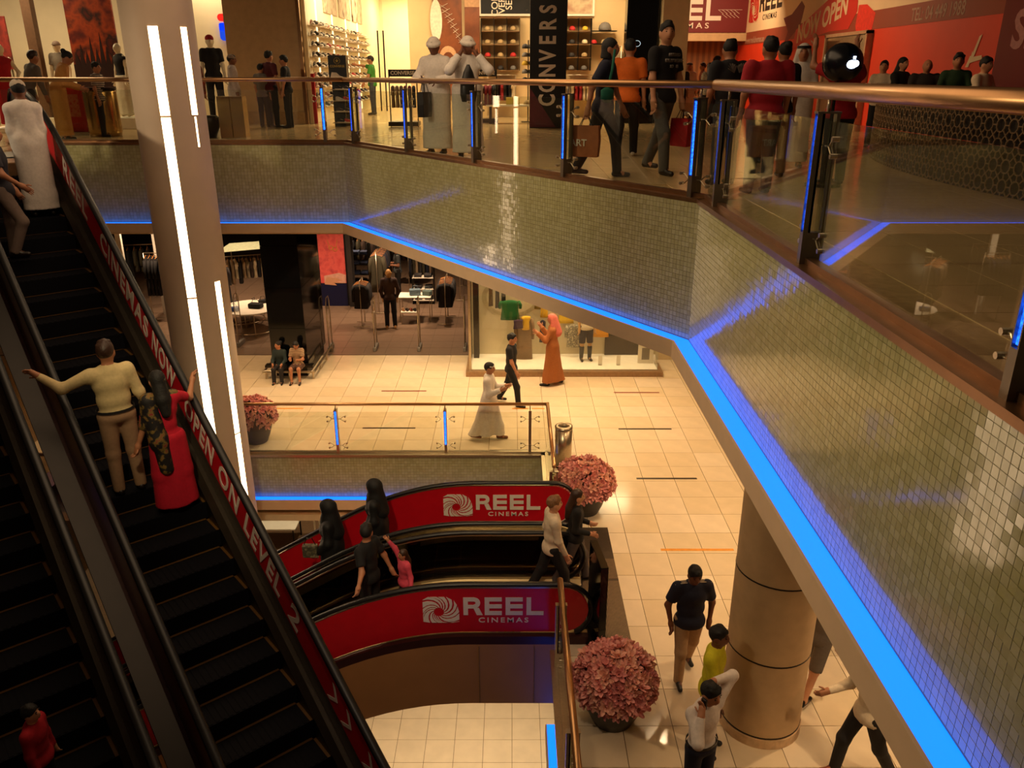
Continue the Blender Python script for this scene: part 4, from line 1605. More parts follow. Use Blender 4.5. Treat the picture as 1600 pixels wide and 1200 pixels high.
obj('strap', MB().tube([(-.1, 0, .2), (-.04, 0, .34), (.04, 0, .34), (.1, 0, .2)], .008, 6), BLACK, t)
person('balding man in white long-sleeved top stepping off the lower escalators', (.57, 9.98, .01), -PI / 2 + .2, H=1.74, top=CWS, sleeve='long', bottom=CDK, hair='grey', style='short', skin='fair', ua=((.15, .15, -1), (-.2, -.1, -1)), fa=((.0, .45, -1), (-.05, .2, -1)), th=WALKT, sh=WALKS, h=.0135)
person('woman with long dark hair in black jacket and grey leggings by the escalator', (.93, 10.38, .012), -PI / 2 + .1, H=1.62, female=True, top=CBLK, sleeve='long', bottom=cloth('leggings', (86, 76, 74)), hair='brown', style='long', skin='fair', ua=((.15, -.1, -1), (-.15, .1, -1)), fa=((-.1, .8, -.3), (.1, .8, -.3)), th=WALKT2, sh=WALKS2, h=.0135)

# level 0 floor
PC = cloth('pink_check', (206, 110, 96))
person('man in brown robe and pink headscarf outside the shop window', (.99, 18.75, 0), PI / 2 - .1, H=1.84, robe=cloth('brown_robe', (156, 92, 44)), head='ghutra', headm=PC, hair=None, ua=((.2, .5, -1), (-.2, .6, -1)), fa=((-.1, .7, 1), (.1, .8, .7)), h=.0155, th=((.03, -.18, -1), (-.03, .22, -1)), sh=((.02, -.3, -1), (-.02, .05, -1)))
person('man in black polo shirt walking past the lit shop window', (-.02, 17.45, 0), -PI / 2 - .3, H=1.78, top=CBLK, bottom=CBLK, skin='tan', th=WALKT, sh=WALKS, ua=((.2, .3, -1), (-.2, -.3, -1)), fa=((.0, .5, -1), (.0, .0, -1)), h=.0155)
person('man in white robe and white skullcap walking behind the railing', (-.48, 15.55, 0), -PI / 2 - .2, H=1.76, robe=CW, head='skullcap', headm=CW, hair='black', th=WALKT2, sh=WALKS2, ua=((.2, .2, -1), (-.2, .3, -1)), fa=((-.1, .7, .3), (.2, .7, .2)), h=.0155, shoes=mat('sandal', (120, 74, 46)))
SITT = ((.06, 1, .05), (-.06, 1, .05))
SITS = ((.02, .05, -1), (-.02, .05, -1))
person('girl in dark top and leggings sitting on the black pier ledge', (-5.80, 19.12, 0), PI, H=1.36, female=True, top=cloth('teal_dark', (26, 40, 40)), sleeve='long', bottom=CDK, style='bun', th=SITT, sh=SITS, ua=((.2, .4, -1), (-.2, .4, -1)), fa=((-.2, .8, -.2), (.2, .8, -.2)), yaw=-.7)
person('girl in striped top and brown skirt sitting on the black pier ledge', (-5.36, 19.12, 0), PI, H=1.42, female=True, top=stripes('striped_top', (196, 160, 120), (80, 60, 50), 16), bottom=cloth('brown_skirt', (84, 56, 44)), bkind='shorts', style='long', th=SITT, sh=SITS, ua=((.2, .5, -1), (-.2, .5, -1)), fa=((-.3, .8, .2), (.3, .8, .2)), pitch=-.5)


def shoulder_stripes(root, so, P, t, rgt, fwd, H):
    for s in (1, -1):
        for q in range(3):
            a = P + t * .325 * H + rgt * s * .045 * H + fwd * (q - 1) * .016 * H
            b_ = P + t * .315 * H + rgt * s * .13 * H + fwd * (q - 1) * .016 * H
            m = MB()
            m.tube([a, (a + b_) / 2 + V((0, 0, .004)), b_, b_ + V((s * .02, 0, -.06))], .0055, 5)
            obj('sleeve_stripe', m, CWS, root)


person('man in navy polo with white shoulder stripes and beige trousers', (2.20, 8.33, 0), PI + .1, H=1.72, W=1.12, top=CNAVY, bottom=CKH, skin='brown', pitch=-.25, th=((.05, .25, -1), (-.05, -.25, -1)), sh=((.02, .05, -1), (-.02, -.45, -1)), ua=((.35, -.1, -1), (-.35, -.1, -1)), fa=((-.15, .25, -1), (.15, .25, -1)), h=.013, logo=shoulder_stripes)
person('man in yellow-green T-shirt between the striped polo man and the phone caller', (2.20, 7.15, 0), -PI / 2 - .5, H=1.70, top=cloth('lime', (206, 196, 30)), bottom=CJEAN, skin='brown', ua=((.2, .3, -1), (-.25, -.2, -1)), h=.013, yaw=.0)
j = person('man in white shirt holding a phone to his ear near the round column', (1.90, 6.30, 0), PI + .55, H=1.72, top=cloth('pale_shirt', (214, 200, 190)), sleeve='long', bottom=CNAVY, skin='tan', ua=((.35, .6, -.35), (-.95, -.15, .75)), fa=((-.19, -.165, .34), (1, -.05, .12)), pitch=-.2, yaw=.1, belt=BLACK, tuck=True, h=.013)
ph = MB()
hp = j['hand'][0]
ph.box(-.012, .012, -.03, .03, -.055, .055)
t = thing('mobile_phone', 'black mobile phone held to the ear of the man in white shirt', 'phone', Matrix.Translation(j['root'].location) @ Matrix.Rotation(j['root'].rotation_euler.z, 4, 'Z') @ (hp + V((-.02, 0, .01))), j['root'].rotation_euler.z)
obj('phone_body', ph, BLACK, t, bevel=.004)
person('walker in dark jeans behind the round column, upper body hidden by the ledge', (4.22, 9.1, 0), -PI / 2 + .3, H=1.75, top=CBLK, bottom=CJEAN, th=WALKT, sh=WALKS)
person('walker in cropped grey trousers just right of the round column', (3.70, 8.05, 0), -PI / 2 + .8, H=1.7, top=CGREY, bottom=CGREY, bkind='shorts', th=WALKT2, sh=WALKS2, skin='fair')
person('walker in cream shirt and dark trousers at the bottom under the blue ledge', (3.78, 6.75, 0), PI / 2 + .2, H=1.76, top=CWS, sleeve='long', bottom=CDK, hair='brown', th=WALKT, sh=WALKS, ua=((.2, .4, -1), (-.2, -.5, -1)), fa=((.1, .8, -.3), (0, .1, -1)), h=.0155, shoes=mat('shoe_brown', (130, 58, 36)))

# in the level 0 shop
person('man in grey short-sleeved shirt browsing at the back of the clothes shop', (-3.9, 27.2, 0), PI / 2 + .3, H=1.78, top=cloth('steel_blue', (84, 90, 92)), bottom=CDK, fa=((-.1, .8, .1), (.1, .8, .1)), h=.02)
person('shopper in dark grey shirt behind the black pier', (-7.05, 26.3, 0), -PI / 2, H=1.75, top=CGREY, bottom=CDK, fa=((-.1, .8, .1), (.1, .8, .1)), h=.02)

# upper gallery: in front of the shoe shop
HT = cloth('white_turban', (226, 214, 200))
j = person('man in white robe and white turban leaning on the railing, looking down', (-1.18, 13.36, 6), PI - .35, H=1.74, W=1.12, robe=CW, head='turban', headm=HT, hair='black', skin='brown', ua=((.35, .3, -1), (-.45, .3, -1)), fa=((-.7, .75, -.1), (.75, .7, -.15)), pitch=-.35, yaw=.2, h=.0155)
bag(J=j, i=0, m=cloth('bag_black', (26, 24, 22), .4), w=.30, hgt=.36, drop=.16, label='large black shopping bag hanging beside the man in turban looking down')
j2 = person('man in white robe and turban covering his mouth with both hands at the railing', (-.66, 12.66, 6), PI + .2, H=1.72, W=1.1, robe=CW, head='turban', headm=HT, hair='black', skin='brown', ua=((.35, .75, -.45), (-.35, .75, -.45)), fa=((-.24, -.09, .31), (.24, -.09, .31)), pitch=-.25, yaw=.3, h=.0155)
t = thing('shopping_bag', 'black plastic bag dangling from the wrist of the mouth-covering man in turban', 'bag', (-.62, 12.30, 6.82), .3)
obj('bag_body', MB().lathe([(.10, 0), (.125, .1), (.12, .25), (.07, .40), (.02, .5)], 12, 0, (0, 0), 1, .5), cloth('bag_black', (26, 24, 22)), t, True)


def ny_print(root, so, P, t, rgt, fwd, H):
    o = P + t * .24 * H + fwd * .088 * H
    M0 = basis(o, -rgt, t)
    for s, sz, dy in (('LIMITED', .05, .05), ('NEW YORK', .055, -.015), ('19    8', .05, -.08)):
        text(s, sz, M0 @ Matrix.Translation((0, dy, 0)), CGREY, root, .02, .012, 1, 1, name='shirt_print')


j = person('woman with dark bob in navy top and black trousers striding along the gallery', (1.10, 10.35, 6), -PI / 2 - .35, H=1.64, female=True, top=CNAVY, bottom=CBLK, style='bob', ua=((.40, -.50, -1), (-.3, .2, -1)), fa=((.1, -.15, -1), (.1, .5, -1)), th=WALKT2, sh=WALKS2, lean=(0, .08), h=.013)


def art_mark(t, w, hgt, d):
    obj('orange_panel', MB().box(-d / 2 - .006, -d / 2 + .002, -w / 2, .0, .02, hgt - .02), CORG, t)
    for s in (-1, 1):
        text('ART', .11, basis((s * (d / 2 + .01), w * -.22, hgt * .45), (0, s, 0), (0, 0, 1)), WHITE, t, .02, .002)


bag(j, 0, mat('bag_brown_orange', (176, 104, 60), .6), w=.34, hgt=.36, label='brown and orange carrier bag lettered ART held by the striding woman', mark=art_mark, drop=.1)
t = thing('shoulder_bag', 'green strap shoulder bag on the striding woman', 'bag', (1.12, 10.12, 7.0), .5)
obj('strap', MB().tube([(0, 0, 0), (.04, -.03, .25), (.10, .02, .46)], .016, 6), cloth('green_strap', (20, 96, 76)), t)
obj('pouch', MB().lathe([(.03, -.12), (.09, -.08), (.09, .02), (.03, .05)], 12, 0, (0, 0), 1, .45), cloth('green_strap', (20, 96, 76)), t, True)
person('man in orange shirt and black shorts walking away behind the striding woman', (1.74, 12.9, 6), -.2, H=1.72, W=1.1, top=CORG, bottom=CBLK, th=WALKT, sh=WALKS, h=.0155, shoes=mat('shoe_white', (200, 190, 176)))
j = person('young man in black T-shirt with pale printed letters and loose grey jeans', (1.88, 10.72, 6), PI + .6, H=1.84, top=CBLK, bottom=cloth('grey_jeans', (86, 84, 82)), skin='fair', yaw=-.5, th=WALKT, sh=WALKS, ua=((.15, .1, -1), (-.2, .1, -1)), h=.013, logo=ny_print)
bag(j, 1, mat('bag_crimson', (176, 14, 34), .5), w=.30, hgt=.34, label='red carrier bag held by the young man in black T-shirt', drop=.1)


def wings(root, so, P, t, rgt, fwd, H):
    o = P + t * .255 * H - fwd * .086 * H
    M0 = basis(o, rgt, t)
    b = MB()
    for s in (-1, 1):
        for q in range(6):
            a = .5 + q * .28
            L = .085 * (1.25 - abs(q - 2) * .12)
            p0 = V((s * .035, -.03, 0))
            p1 = V((s * (.035 + L * math.cos(a)), -.03 + L * math.sin(a), 0))
            nrm = V((-math.sin(a), math.cos(a), 0)) * .007
            b.prism([tuple((p0 + nrm * .5).xy), tuple((p1 + nrm).xy), tuple((p1 - nrm).xy), tuple((p0 - nrm * .5).xy)], 0, .012, 0, M0)
    obj('wing_print', b, CGREY, root)


person('man with pale wings printed on the back of his black T-shirt', (2.42, 9.55, 6), .35, H=1.58, W=1.15, top=cloth('black_and_grey', (22, 22, 28)), bottom=CJEAN, pitch=-.3, yaw=-.5, logo=wings, h=.0155, lean=(0, .12))
person('man in dark red T-shirt seen from behind at the railing', (2.62, 8.85, 6), .15, H=1.56, W=1.3, top=cloth('maroon_red', (168, 24, 40)), bottom=CJEAN, hair='black', h=.013)
person('person in black shirt and khaki trousers beside the dark red T-shirt man', (3.22, 10.3, 6), .1, H=1.56, top=CBLK, bottom=CKH, h=.0155, style='bun')
person('man in white robe and white headscarf facing the crowd', (3.80, 11.4, 6), PI - .2, H=1.58, robe=CW, head='ghutra', headm=cloth('white_scarf', (224, 214, 204)), hair=None, fa=((-.1, .8, .1), (.1, .8, .1)), h=.0155)
person('man in white shirt half hidden behind the black-shirted person', (3.55, 12.1, 6), PI + .9, H=1.58, top=CWS, bottom=CDK)
person('person in red shirt under the big dark glowing globe', (3.70, 9.6, 6), .2, H=1.50, W=1.2, top=CRED, bottom=CDK, ua=((.3, .6, .2), (-.3, .6, .2)), fa=((-.1, .2, 1), (.1, .2, 1)))
# behind the lattice counter
cb = [('fair', 'woman with black hair and pale top, first in the row behind the lattice counter', 6.25, 14.6, CWS, 'bun', 1.42), ('fair', 'woman with long black hair in black jacket behind the lattice counter', 6.32, 14.1, CBLK, 'long', 1.46),
      ('tan', 'heavy bald man in dark shirt behind the lattice counter', 6.35, 13.3, CDK, 'bald', 1.42), ('tan', 'man in dark green shirt behind the lattice counter', 6.30, 12.3, cloth('forest_green', (16, 50, 22)), 'short', 1.48),
      ('fair', 'boy in pale shirt at the right end of the lattice counter', 6.36, 11.7, CWS, 'short', 1.42)]
for sk_, lb, x, y, tp, st, hh in cb:
    person(lb, (x, y, 6), PI + random.uniform(-.8, .8), H=hh, W=1.25 if 'heavy' in lb else 1, top=tp, sleeve='long', bottom=CDK, skin=sk_, style=st, ua=((.3, .4, -1), (-.3, .4, -1)), fa=((-.4, .8, 0), (.4, .8, 0)), hair='grey' if st == 'bald' else 'black')
# far crowd below the REEL banner
person('far woman with long hair in a black and white striped top', (4.78, 21.0, 6), 0, H=1.46, female=True, top=stripes('bw_stripes', (216, 200, 170), (24, 20, 20), 10), bottom=CDK, style='long', hair='brown', h=.022)
person('far man in cream shirt beside the striped top', (5.16, 22.0, 6), -PI / 2, H=1.62, top=CWS, bottom=CDK, h=.022)
person('far person in dark shirt left of the striped top', (4.26, 21.8, 6), 0, H=1.48, top=CDK, bottom=CDK, h=.022)
person('far man in white robe at the end of the passage', (4.90, 24.0, 6), PI, H=1.50, robe=CW, head='ghutra', headm=cloth('white_scarf', (224, 214, 204)), hair=None, h=.022)
person('far person in dusty pink top at the end of the passage', (5.42, 24.6, 6), PI / 2, H=1.50, top=cloth('dusty_pink', (150, 92, 80)), bottom=CDK, h=.022, hair='brown')
# upper gallery, left
person('woman in long ochre dress bending over at the top of the escalators', (-8.55, 16.2, 6), -PI / 2 + .4, H=1.66, female=True, robe=cloth('ochre', (190, 130, 62)), hair='black', style='bun', lean=(0, .35), pitch=-.5, fa=((-.1, .8, -.3), (.1, .8, -.3)), h=.0155)
person('person in grey top leaning beside the ochre dress', (-9.35, 16.6, 6), -.6, H=1.66, top=CGREY, sleeve='long', bottom=CDK, lean=(.1, .35), hair='brown')
person('boy in navy and white striped shirt beside the ochre dress', (-8.25, 17.2, 6), -PI / 2, H=1.42, top=stripes('navy_stripes', (24, 22, 34), (190, 170, 150), 9), bottom=CDK)
person('person in black T-shirt at the upper left edge near the red banner', (-8.35, 13.1, 6), PI / 2 + .4, H=1.7, top=CBLK, bottom=CDK, ua=((.2, .3, -1), (-.2, .3, -1)), fa=((-.2, .6, -.8), (.2, .6, -.8)))
person('person in red top and dark skirt behind the light column', (-6.60, 17.9, 6), .3, H=1.62, female=True, top=blotch('red_brown_print', [(150, 16, 24), (110, 50, 20), (60, 16, 14)], 9), sleeve='long', bottom=CJEAN, style='long')
person('man in white robe and cap standing in front of the stone pier', (-6.42, 19.9, 6), -PI / 2 + .3, H=1.62, robe=cloth('pale_violet_robe', (190, 176, 172)), head='cap', headm=cloth('checked_cap', (150, 130, 116)), hair='black', skin='brown')
person('boy in grey shirt at the left of the three by the stone pier', (-5.83, 20.1, 6), -.3, H=1.42, top=CGREY, bottom=CDK, h=.018)
person('youth in plum shirt in the middle of the three by the stone pier', (-5.62, 20.1, 6), -.6, H=1.70, top=cloth('plum', (84, 26, 34)), bottom=CDK, h=.018)
person('youth in black T-shirt at the right of the three by the stone pier', (-5.25, 20.1, 6), PI / 2, H=1.60, top=CBLK, bottom=CDK, h=.018)
person('shopper in green T-shirt and jeans reaching for a shoe', (-4.30, 26.6, 6), PI / 2, H=1.72, top=cloth('green', (60, 140, 50)), bottom=CJEAN, ua=((.2, .8, .1), (-.2, .3, -1)), fa=((.1, 1, .15), (0, .6, -.8)), h=.018)

# ------------------------------------------------------------------ walls and shop interiors
SHOPW = mat('shop_white_wall', (246, 236, 206), .6, 0, .03, 3)
DARKW = mat('shop_dark_wall', (40, 32, 28), .7, 0, .1, 4)
BROWNW = mat('brown_wall', (110, 78, 52), .6)
MIRX = mat('mirror_panel', (200, 190, 170), .05, 1)


def wall(name, x0, x1, y0, y1, z0, z1, m):
    return struct(name, MB().box(x0, x1, y0, y1, z0, z1), m)


# level 0 shop
wall('wall_back_lower', -16, 14, 33, 33.2, 0, 5.9, DARKW)
wall('wall_shop_side', -1.16, -1.08, 21.0, 33, 0, 4.35, DARKW)
wall('wall_right_lower', 3.75, 14, 20.6, 20.8, 0, 4.35, CREAM)
wall('wall_shop_left', -15.6, -15.5, 21, 33, 0, 4.35, DARKW)
wall('trim_shop_header', -15.5, -1.1, 20.95, 21.1, 3.9, 4.35, DARKW)
# upper level
wall('wall_shoe_shop_left', -5.2, -5.1, 21.9, 34.2, 6, 10.4, SHOPW)
wall('wall_shoe_shop_back', -5.2, -2.85, 34.2, 34.3, 6, 10.4, SHOPW)
wall('wall_shoe_shop_middle', -2.95, -2.85, 25.31, 34.2, 6, 10.4, SHOPW)
wall('wall_cap_back', -2.95, 4.3, 25.2, 25.3, 6, 10.4, mat('cap_wall', (226, 196, 146), .6, 0, .03, 3))
wall('wall_left_shop_back', -16, -5.2, 23.5, 23.6, 6, 10.4, SHOPW)
wall('wall_passage_left', 4.33, 4.4, 22, 30, 6, 10.4, CREAM)
wall('wall_passage_end', 4.3, 7.8, 30, 30.1, 6, 10.4, stripes('curtain_wood', (150, 98, 50), (118, 74, 38), 1.6, 'X', .5))
wall('ceiling_upper', -16, 4.3, 22.65, 34.3, 10.4, 10.5, WHITE)
wall('ceiling_upper_right', 4.3, 14, 5, 30, 10.4, 10.5, mat('dark_ceiling', (60, 46, 36), .8))
w_r = wall('wall_right', 7.7, 7.85, 3, 30, 6, 10.4, mat('mural_red', (226, 62, 30), .55, 0, .04, 2))

# printed mural on the right wall
MW = mat('mural_white', (232, 206, 168), .6, 0, .03, 2)
MBAND = mat('mural_brown_band', (150, 66, 44), .6, 0, .04, 2)
MDARK = mat('mural_dark_red', (110, 14, 18), .6, 0, .04, 2)
MRED2 = mat('mural_ribbon_red', (204, 34, 26), .5, 0, .04, 2)


def MR(y, z, off=0.0):
    return basis((7.7 - .004 - off, y, z), (0, -1, 0), (0, 0, 1))


def flat(name, pts, off, m, t=.003, parent=w_r):
    """pts in (y, z) on the right wall"""
    b = MB()
    b.prism([(-(y), z) for y, z in pts], 0, t, 0, basis((7.696 - off, 0, 0), (0, -1, 0), (0, 0, 1)))
    return obj(name, b, m, parent)


flat('mural_field', [(30, 8.45), (13.9, 8.45), (13.9, 10.4), (30, 10.4)], 0, MW)
flat('mural_band', [(30, 8.08), (13.9, 8.08), (13.9, 8.45), (30, 8.45)], .001, MBAND)
flat('mural_dark_panel', [(13.9, 6.0), (3, 6.0), (3, 10.4), (13.9, 10.4)], .002, MDARK)
flat('mural_ribbon', [(25.1, 8.66), (24.4, 8.72), (23.7, 9.0), (23.4, 8.85), (23.6, 8.4), (24.9, 7.9), (24.6, 8.3)], .004, MDARK)
flat('mural_ribbon', [(24.1, 7.75), (23.2, 8.0), (21.4, 8.15), (20.2, 8.15), (19.8, 8.5), (19.9, 8.95), (20.4, 9.2), (22.2, 8.75), (23.9, 8.3)], .007, MRED2)
flat('mural_ribbon', [(19.75, 8.62), (19.3, 8.6), (18.8, 8.4), (18.9, 8.0), (19.6, 7.9), (19.8, 8.2)], .005, mat('mural_ribbon_light', (226, 48, 34), .5))
t_ = MR(22.1, 8.42, .011)
t_ = basis((7.684, 22.05, 8.42), (0, -1, .155), (0, .0, 1))
text('NOW OPEN', .62, t_, MW, w_r, .03, .003, .98, 1.02)
text('www.reelcinemas.ae', .26, MR(27.9, 8.2, .006), mat('mural_grey', (176, 140, 120), .6), w_r, .01, .002)
text('TEL: 04 449 1988', .33, MR(16.1, 8.24, .006), mat('mural_grey', (176, 140, 120)), w_r, .01, .002, .85)
text('SEE', .75, MR(13.0, 7.8, .008), mat('mural_pink_grey', (176, 120, 120), .6), w_r, .03, .002)
reel_logo((7.69, 28.75, 8.72), (0, -1, 0), (0, 0, 1), .85, w_r, mat('mural_black', (40, 26, 20), .6), MRED2)
for y, z, s in ((14.75, 7.3, 1.0), (28.5, 7.2, .9), (23.9, 6.9, 1.0)):
    b = MB()
    Mx = MR(y, z, .006) @ Matrix.Scale(s * .5, 4)
    b.prism([(0, 0), (.18, .35), (.28, .35), (.2, 0)], 0, .006, 0, Mx)
    b.prism([(.28, .35), (.55, .95), (.7, 1.0), (.42, .32)], 0, .006, 0, Mx)
    b.prism([(.28, .5), (.2, .12), (.95, .24), (.9, .36), (.38, .32)], .001, .007, 0, Mx)
    obj('mural_arrow', b, MW, w_r)
# doorway in the mural
d = struct('door_1', MB().box(7.6, 7.69, 18.8, 21.2, 6, 8.0), mat('door_dark', (12, 10, 10), .2))
b = MB()
for y in (18.76, 21.2):
    b.box(7.56, 7.7, y, y + .07, 6, 8.06)
b.box(7.56, 7.7, 18.76, 21.27, 8.0, 8.07)
obj('door_frame', b, mat('door_frame_paint', (176, 140, 110), .5), d)
obj('door_glass', MB().box(7.585, 7.595, 18.85, 21.18, 6.02, 7.98), SHOPGLASS, d)
# the black pylon wall and the cream column beside the passage
bw = tag(obj('black_shop_pier', MB().box(2.85, 3.65, 21.95, 22.4, 6, 10.4), GLOSSBLACK), 'black shop pier with a small white ring emblem behind the young man in black', 'column')
b = MB()
for k in range(12):
    a0_, a1_ = PI * 2 * k / 12, PI * 2 * (k + 1) / 12
    b.bar((3.12 + .09 * math.cos(a0_), 21.94, 7.9 + .07 * math.sin(a0_)), (3.12 + .09 * math.cos(a1_), 21.94, 7.9 + .07 * math.sin(a1_)), .016, .01)
b.box(2.955, 2.975, 21.935, 21.95, 7.83, 7.97)
obj('ring_emblem', b, mat('emblem_lit', (200, 220, 230), .4, emit=.8), bw)
b = MB()
b.box(3.68, 4.32, 21.6, 22.4, 6, 10.4)
tag(obj('cream_pier', b, CREAM), 'cream pier between the black shop pier and the REEL banner', 'column')
# REEL banner hanging in the passage
bn = thing('hanging_banner', 'dark red banner with REEL CINEMAS hanging high in the passage', 'banner', (6.0, 29.0, 8.46))
obj('banner_cloth', MB().box(-1.65, 1.75, 0, .03, 0, 1.94), MDARK, bn)
b = MB()
reel_letters(b, basis((-1.55, -.004, .36), (1, 0, 0), (0, 0, 1)), .62)
obj('lettering', b, LETTER, bn)
text('CINEMAS', .24, basis((-.42, -.004, .2), (1, 0, 0), (0, 0, 1)), LETTER, bn, .01, .002, 1.3, 1.5)
b = MB()
for k in range(5):
    b.bar((.72 + k * .13, -.006, .68), (.90 + k * .13, -.006, .56), .03, .008)
    b.bar((.72 + k * .13, -.006, .56 - .0), (.90 + k * .13, -.006, .44), .03, .008) if k > 0 else None
b.bar((.72, -.006, .68), (1.5, -.006, .68), .03, .008)
obj('chevron_row', b, LETTER, bn)
wall('trim_banner_beam', 4.4, 7.7, 28.9, 29.4, 8.2, 8.44, BEIGE)

# black pylon with vertical lettering
py = thing('sign_pylon', 'tall black pylon with large pale vertical lettering reading CONVERSE', 'sign', (.83, 20.1, 6))
obj('pylon_body', MB().box(-.42, .42, -.1, .1, 0, 4.3), mat('pylon_black', (18, 19, 24), .3, 0, .1, 4), py)
for k, ch in enumerate('CONVERSE'):
    text(ch, .52, basis((.0, -.106, .62 + k * .322), (0, 0, 1), (-1, 0, 0)), LETTER, py, .03, .004, .72)
obj('magenta_wedge', MB().prism([(-.42, .02), (.2, .02), (-.42, .9)], 0, .004, 0, basis((0, -.102, 0), (1, 0, 0), (0, 0, 1))), mat('wedge_magenta', (96, 26, 44), .5), py)

# ------------------------------------------------------------------ shoes
def shoe_mesh():
    vs, fs = [], []
    prof = [(0, .030, .10), (.05, .036, .105), (.10, .036, .085), (.15, .038, .062), (.20, .042, .050), (.25, .038, .042), (.275, .020, .030)]
    for x, wd, hh in prof:
        vs += [(-wd, x, 0), (-wd * 1.03, x, .018), (-wd * .75, x, hh * .8), (-wd * .35, x, hh), (wd * .35, x, hh), (wd * .75, x, hh * .8), (wd * 1.03, x, .018), (wd, x, 0)]
    n = 8
    for i in range(len(prof) - 1):
        for j in range(n):
            fs.append((i * n + j, i * n + (j + 1) % n, (i + 1) * n + (j + 1) % n, (i + 1) * n + j))
    fs += [tuple(range(n - 1, -1, -1)), tuple((len(prof) - 1) * n + j for j in range(n))]
    b = MB()
    b.add(vs, fs)
    for j, f in enumerate(fs):
        pass
    mi = []
    for f in fs:
        zs = max(vs[i][2] for i in f)
        ym = min(vs[i][1] for i in f)
        mi.append(1 if (zs <= .0185 or ym >= .2) else 0)
    b.m = mi
    for k in range(4):
        b.box(-.02, .02, .085 + k * .022, .092 + k * .022, .086 - k * .009, .092 - k * .009, 1)
    return b.mesh('shoe', [SHOEC[0], mat('sole_white', (226, 214, 196), .6)], False)


SHOEC = [mat('shoe_%s' % n, c, .6) for n, c in (('black', (26, 22, 24)), ('brown', (84, 50, 34)), ('charcoal', (58, 52, 50)), ('white', (224, 212, 190)), ('cream', (206, 184, 150)), ('red', (176, 30, 36)), ('navy', (36, 40, 76)), ('tan', (166, 120, 76)))]
shoe0 = shoe_mesh()


def put_shoe(loc, rz, ci, label, group, s=1.0):
    o = link('sneaker', shoe0, None, loc, rz)
    o.scale = (s, s, s)
    recolour(o, SHOEC[ci])
    return tag(o, label, 'shoe', group)


wl = thing('shoe_wall', 'long white display wall with nine rows of slim shoe shelves', 'display', (-5.1, 26.4, 6))
ORD = ['top', 'second', 'third', 'fourth', 'fifth', 'sixth', 'seventh', 'eighth', 'lowest']
for r in range(9):
    zz = 2.33 - r * .245
    obj('shelf', MB().box(0.0, .12, -4.4, 4.4, zz - .006, zz), mat('shelf_acrylic', (176, 146, 104), .3), wl)
for k in range(4):
    obj('light_strip', MB().box(.0, .02, -3.4 + k * 2.0, -3.3 + k * 2.0, .1, 3.6), mat('shop_strip', (255, 240, 200), .5, emit=2, ecol=(255, 226, 170)), wl)
for k in range(3):
    p_ = obj('wall_picture', MB().box(.0, .03, -2.4 + k * 2.1, -.6 + k * 2.1, 2.75, 3.7), blotch('shoe_picture', [(120, 90, 70), (206, 186, 160), (70, 50, 40)], 2), wl)
for r in range(9):
    for c in range(25):
        if r == 0 and c > 5 and random.random() < .2:
            continue
        col_ = random.choice([0, 0, 2, 1, 0]) if c < 5 else random.choice([2, 7, 4, 1, 7, 0, 5, 2, 6])
        y = 22.15 + c * .34
        put_shoe((-5.03, y, 6 + 2.333 - r * .245), -2.6 + .25 * (1 if c % 2 else -.6), col_, 'small %s on the %s shelf of the white shoe wall' % ('dark trainer near the stone pier' if c < 5 else 'mixed-colour trainer further in', ORD[r]), 'trainers on the shoe wall', 1.2)

# freestanding shoe tower
tw = thing('shoe_tower', 'black freestanding shoe tower with round emblem beside the shoe wall', 'display', (-4.12, 20.6, 6))
obj('side_panel', MB().box(-.21, .21, .16, .2, 0, 1.6), BLACK, tw)
hd_ = obj('header_panel', MB().box(-.21, .21, -.1, .16, 1.02, 1.6), BLACK, tw)
b = MB()
for k in range(14):
    a0_, a1_ = PI * 2 * k / 14, PI * 2 * (k + 1) / 14
    b.bar((.07 * math.cos(a0_), -.104, 1.48 + .07 * math.sin(a0_)), (.07 * math.cos(a1_), -.104, 1.48 + .07 * math.sin(a1_)), .012, .006)
st = []
for k in range(10):
    rr = .05 if k % 2 == 0 else .02
    st.append((rr * math.sin(k * PI / 5), rr * math.cos(k * PI / 5)))
for k in range(5):
    b.prism([st[(2 * k - 1) % 10], st[2 * k], st[(2 * k + 1) % 10], (0, 0)], 0, .004, 0, basis((0, -.104, 1.48), (1, 0, 0), (0, 0, 1)))
obj('star_emblem', b, mat('gold_print', (176, 150, 60), .5), hd_)
text('CONVERSE', .07, basis((0, -.104, 1.36), (1, 0, 0), (0, 0, 1)), mat('gold_print', (176, 150, 60)), hd_, .02, .003)
b = MB()
b.prism([(-.16, 0), (.16, 0), (.17, .05), (.05, .09), (-.03, .16), (-.14, .17), (-.17, .08)], 0, .008, 0, basis((0, -.104, 1.06), (1, 0, 0), (0, 0, 1)))
obj('shoe_picture', b, mat('sole_white', (226, 214, 196)), hd_)
for k in range(4):
    obj('shelf', MB().box(-.20, .20, -.14, .18, .08 + k * .25, .095 + k * .25), STEEL, tw)
    for q in range(2):
        put_shoe((-4.12 - .09 + q * .18, 20.5, 6 + .097 + k * .25), -PI / 2, [0, 5, 2, 0, 3, 5, 0, 2][k * 2 + q], '%s trainer at the %s of the %s shelf of the shoe tower' % (['black', 'red', 'charcoal', 'black', 'white', 'red', 'black', 'charcoal'][k * 2 + q], ('inner end', 'outer end')[q], ['lowest', 'second lowest', 'third', 'top'][k]), 'trainers on the shoe tower', .9)

# brown posters with big sneakers
def sneaker_poster(label, x0, x1, y, z0, z1):
    t = thing('wall_poster', label, 'poster', ((x0 + x1) / 2, y, z0))
    w_ = (x1 - x0) / 2
    obj('poster_panel', MB().box(-w_, w_, 0, .04, 0, z1 - z0), blotch('brown_foil', [(96, 48, 26), (140, 78, 44), (70, 34, 20)], 1.3, .4), t)
    return t


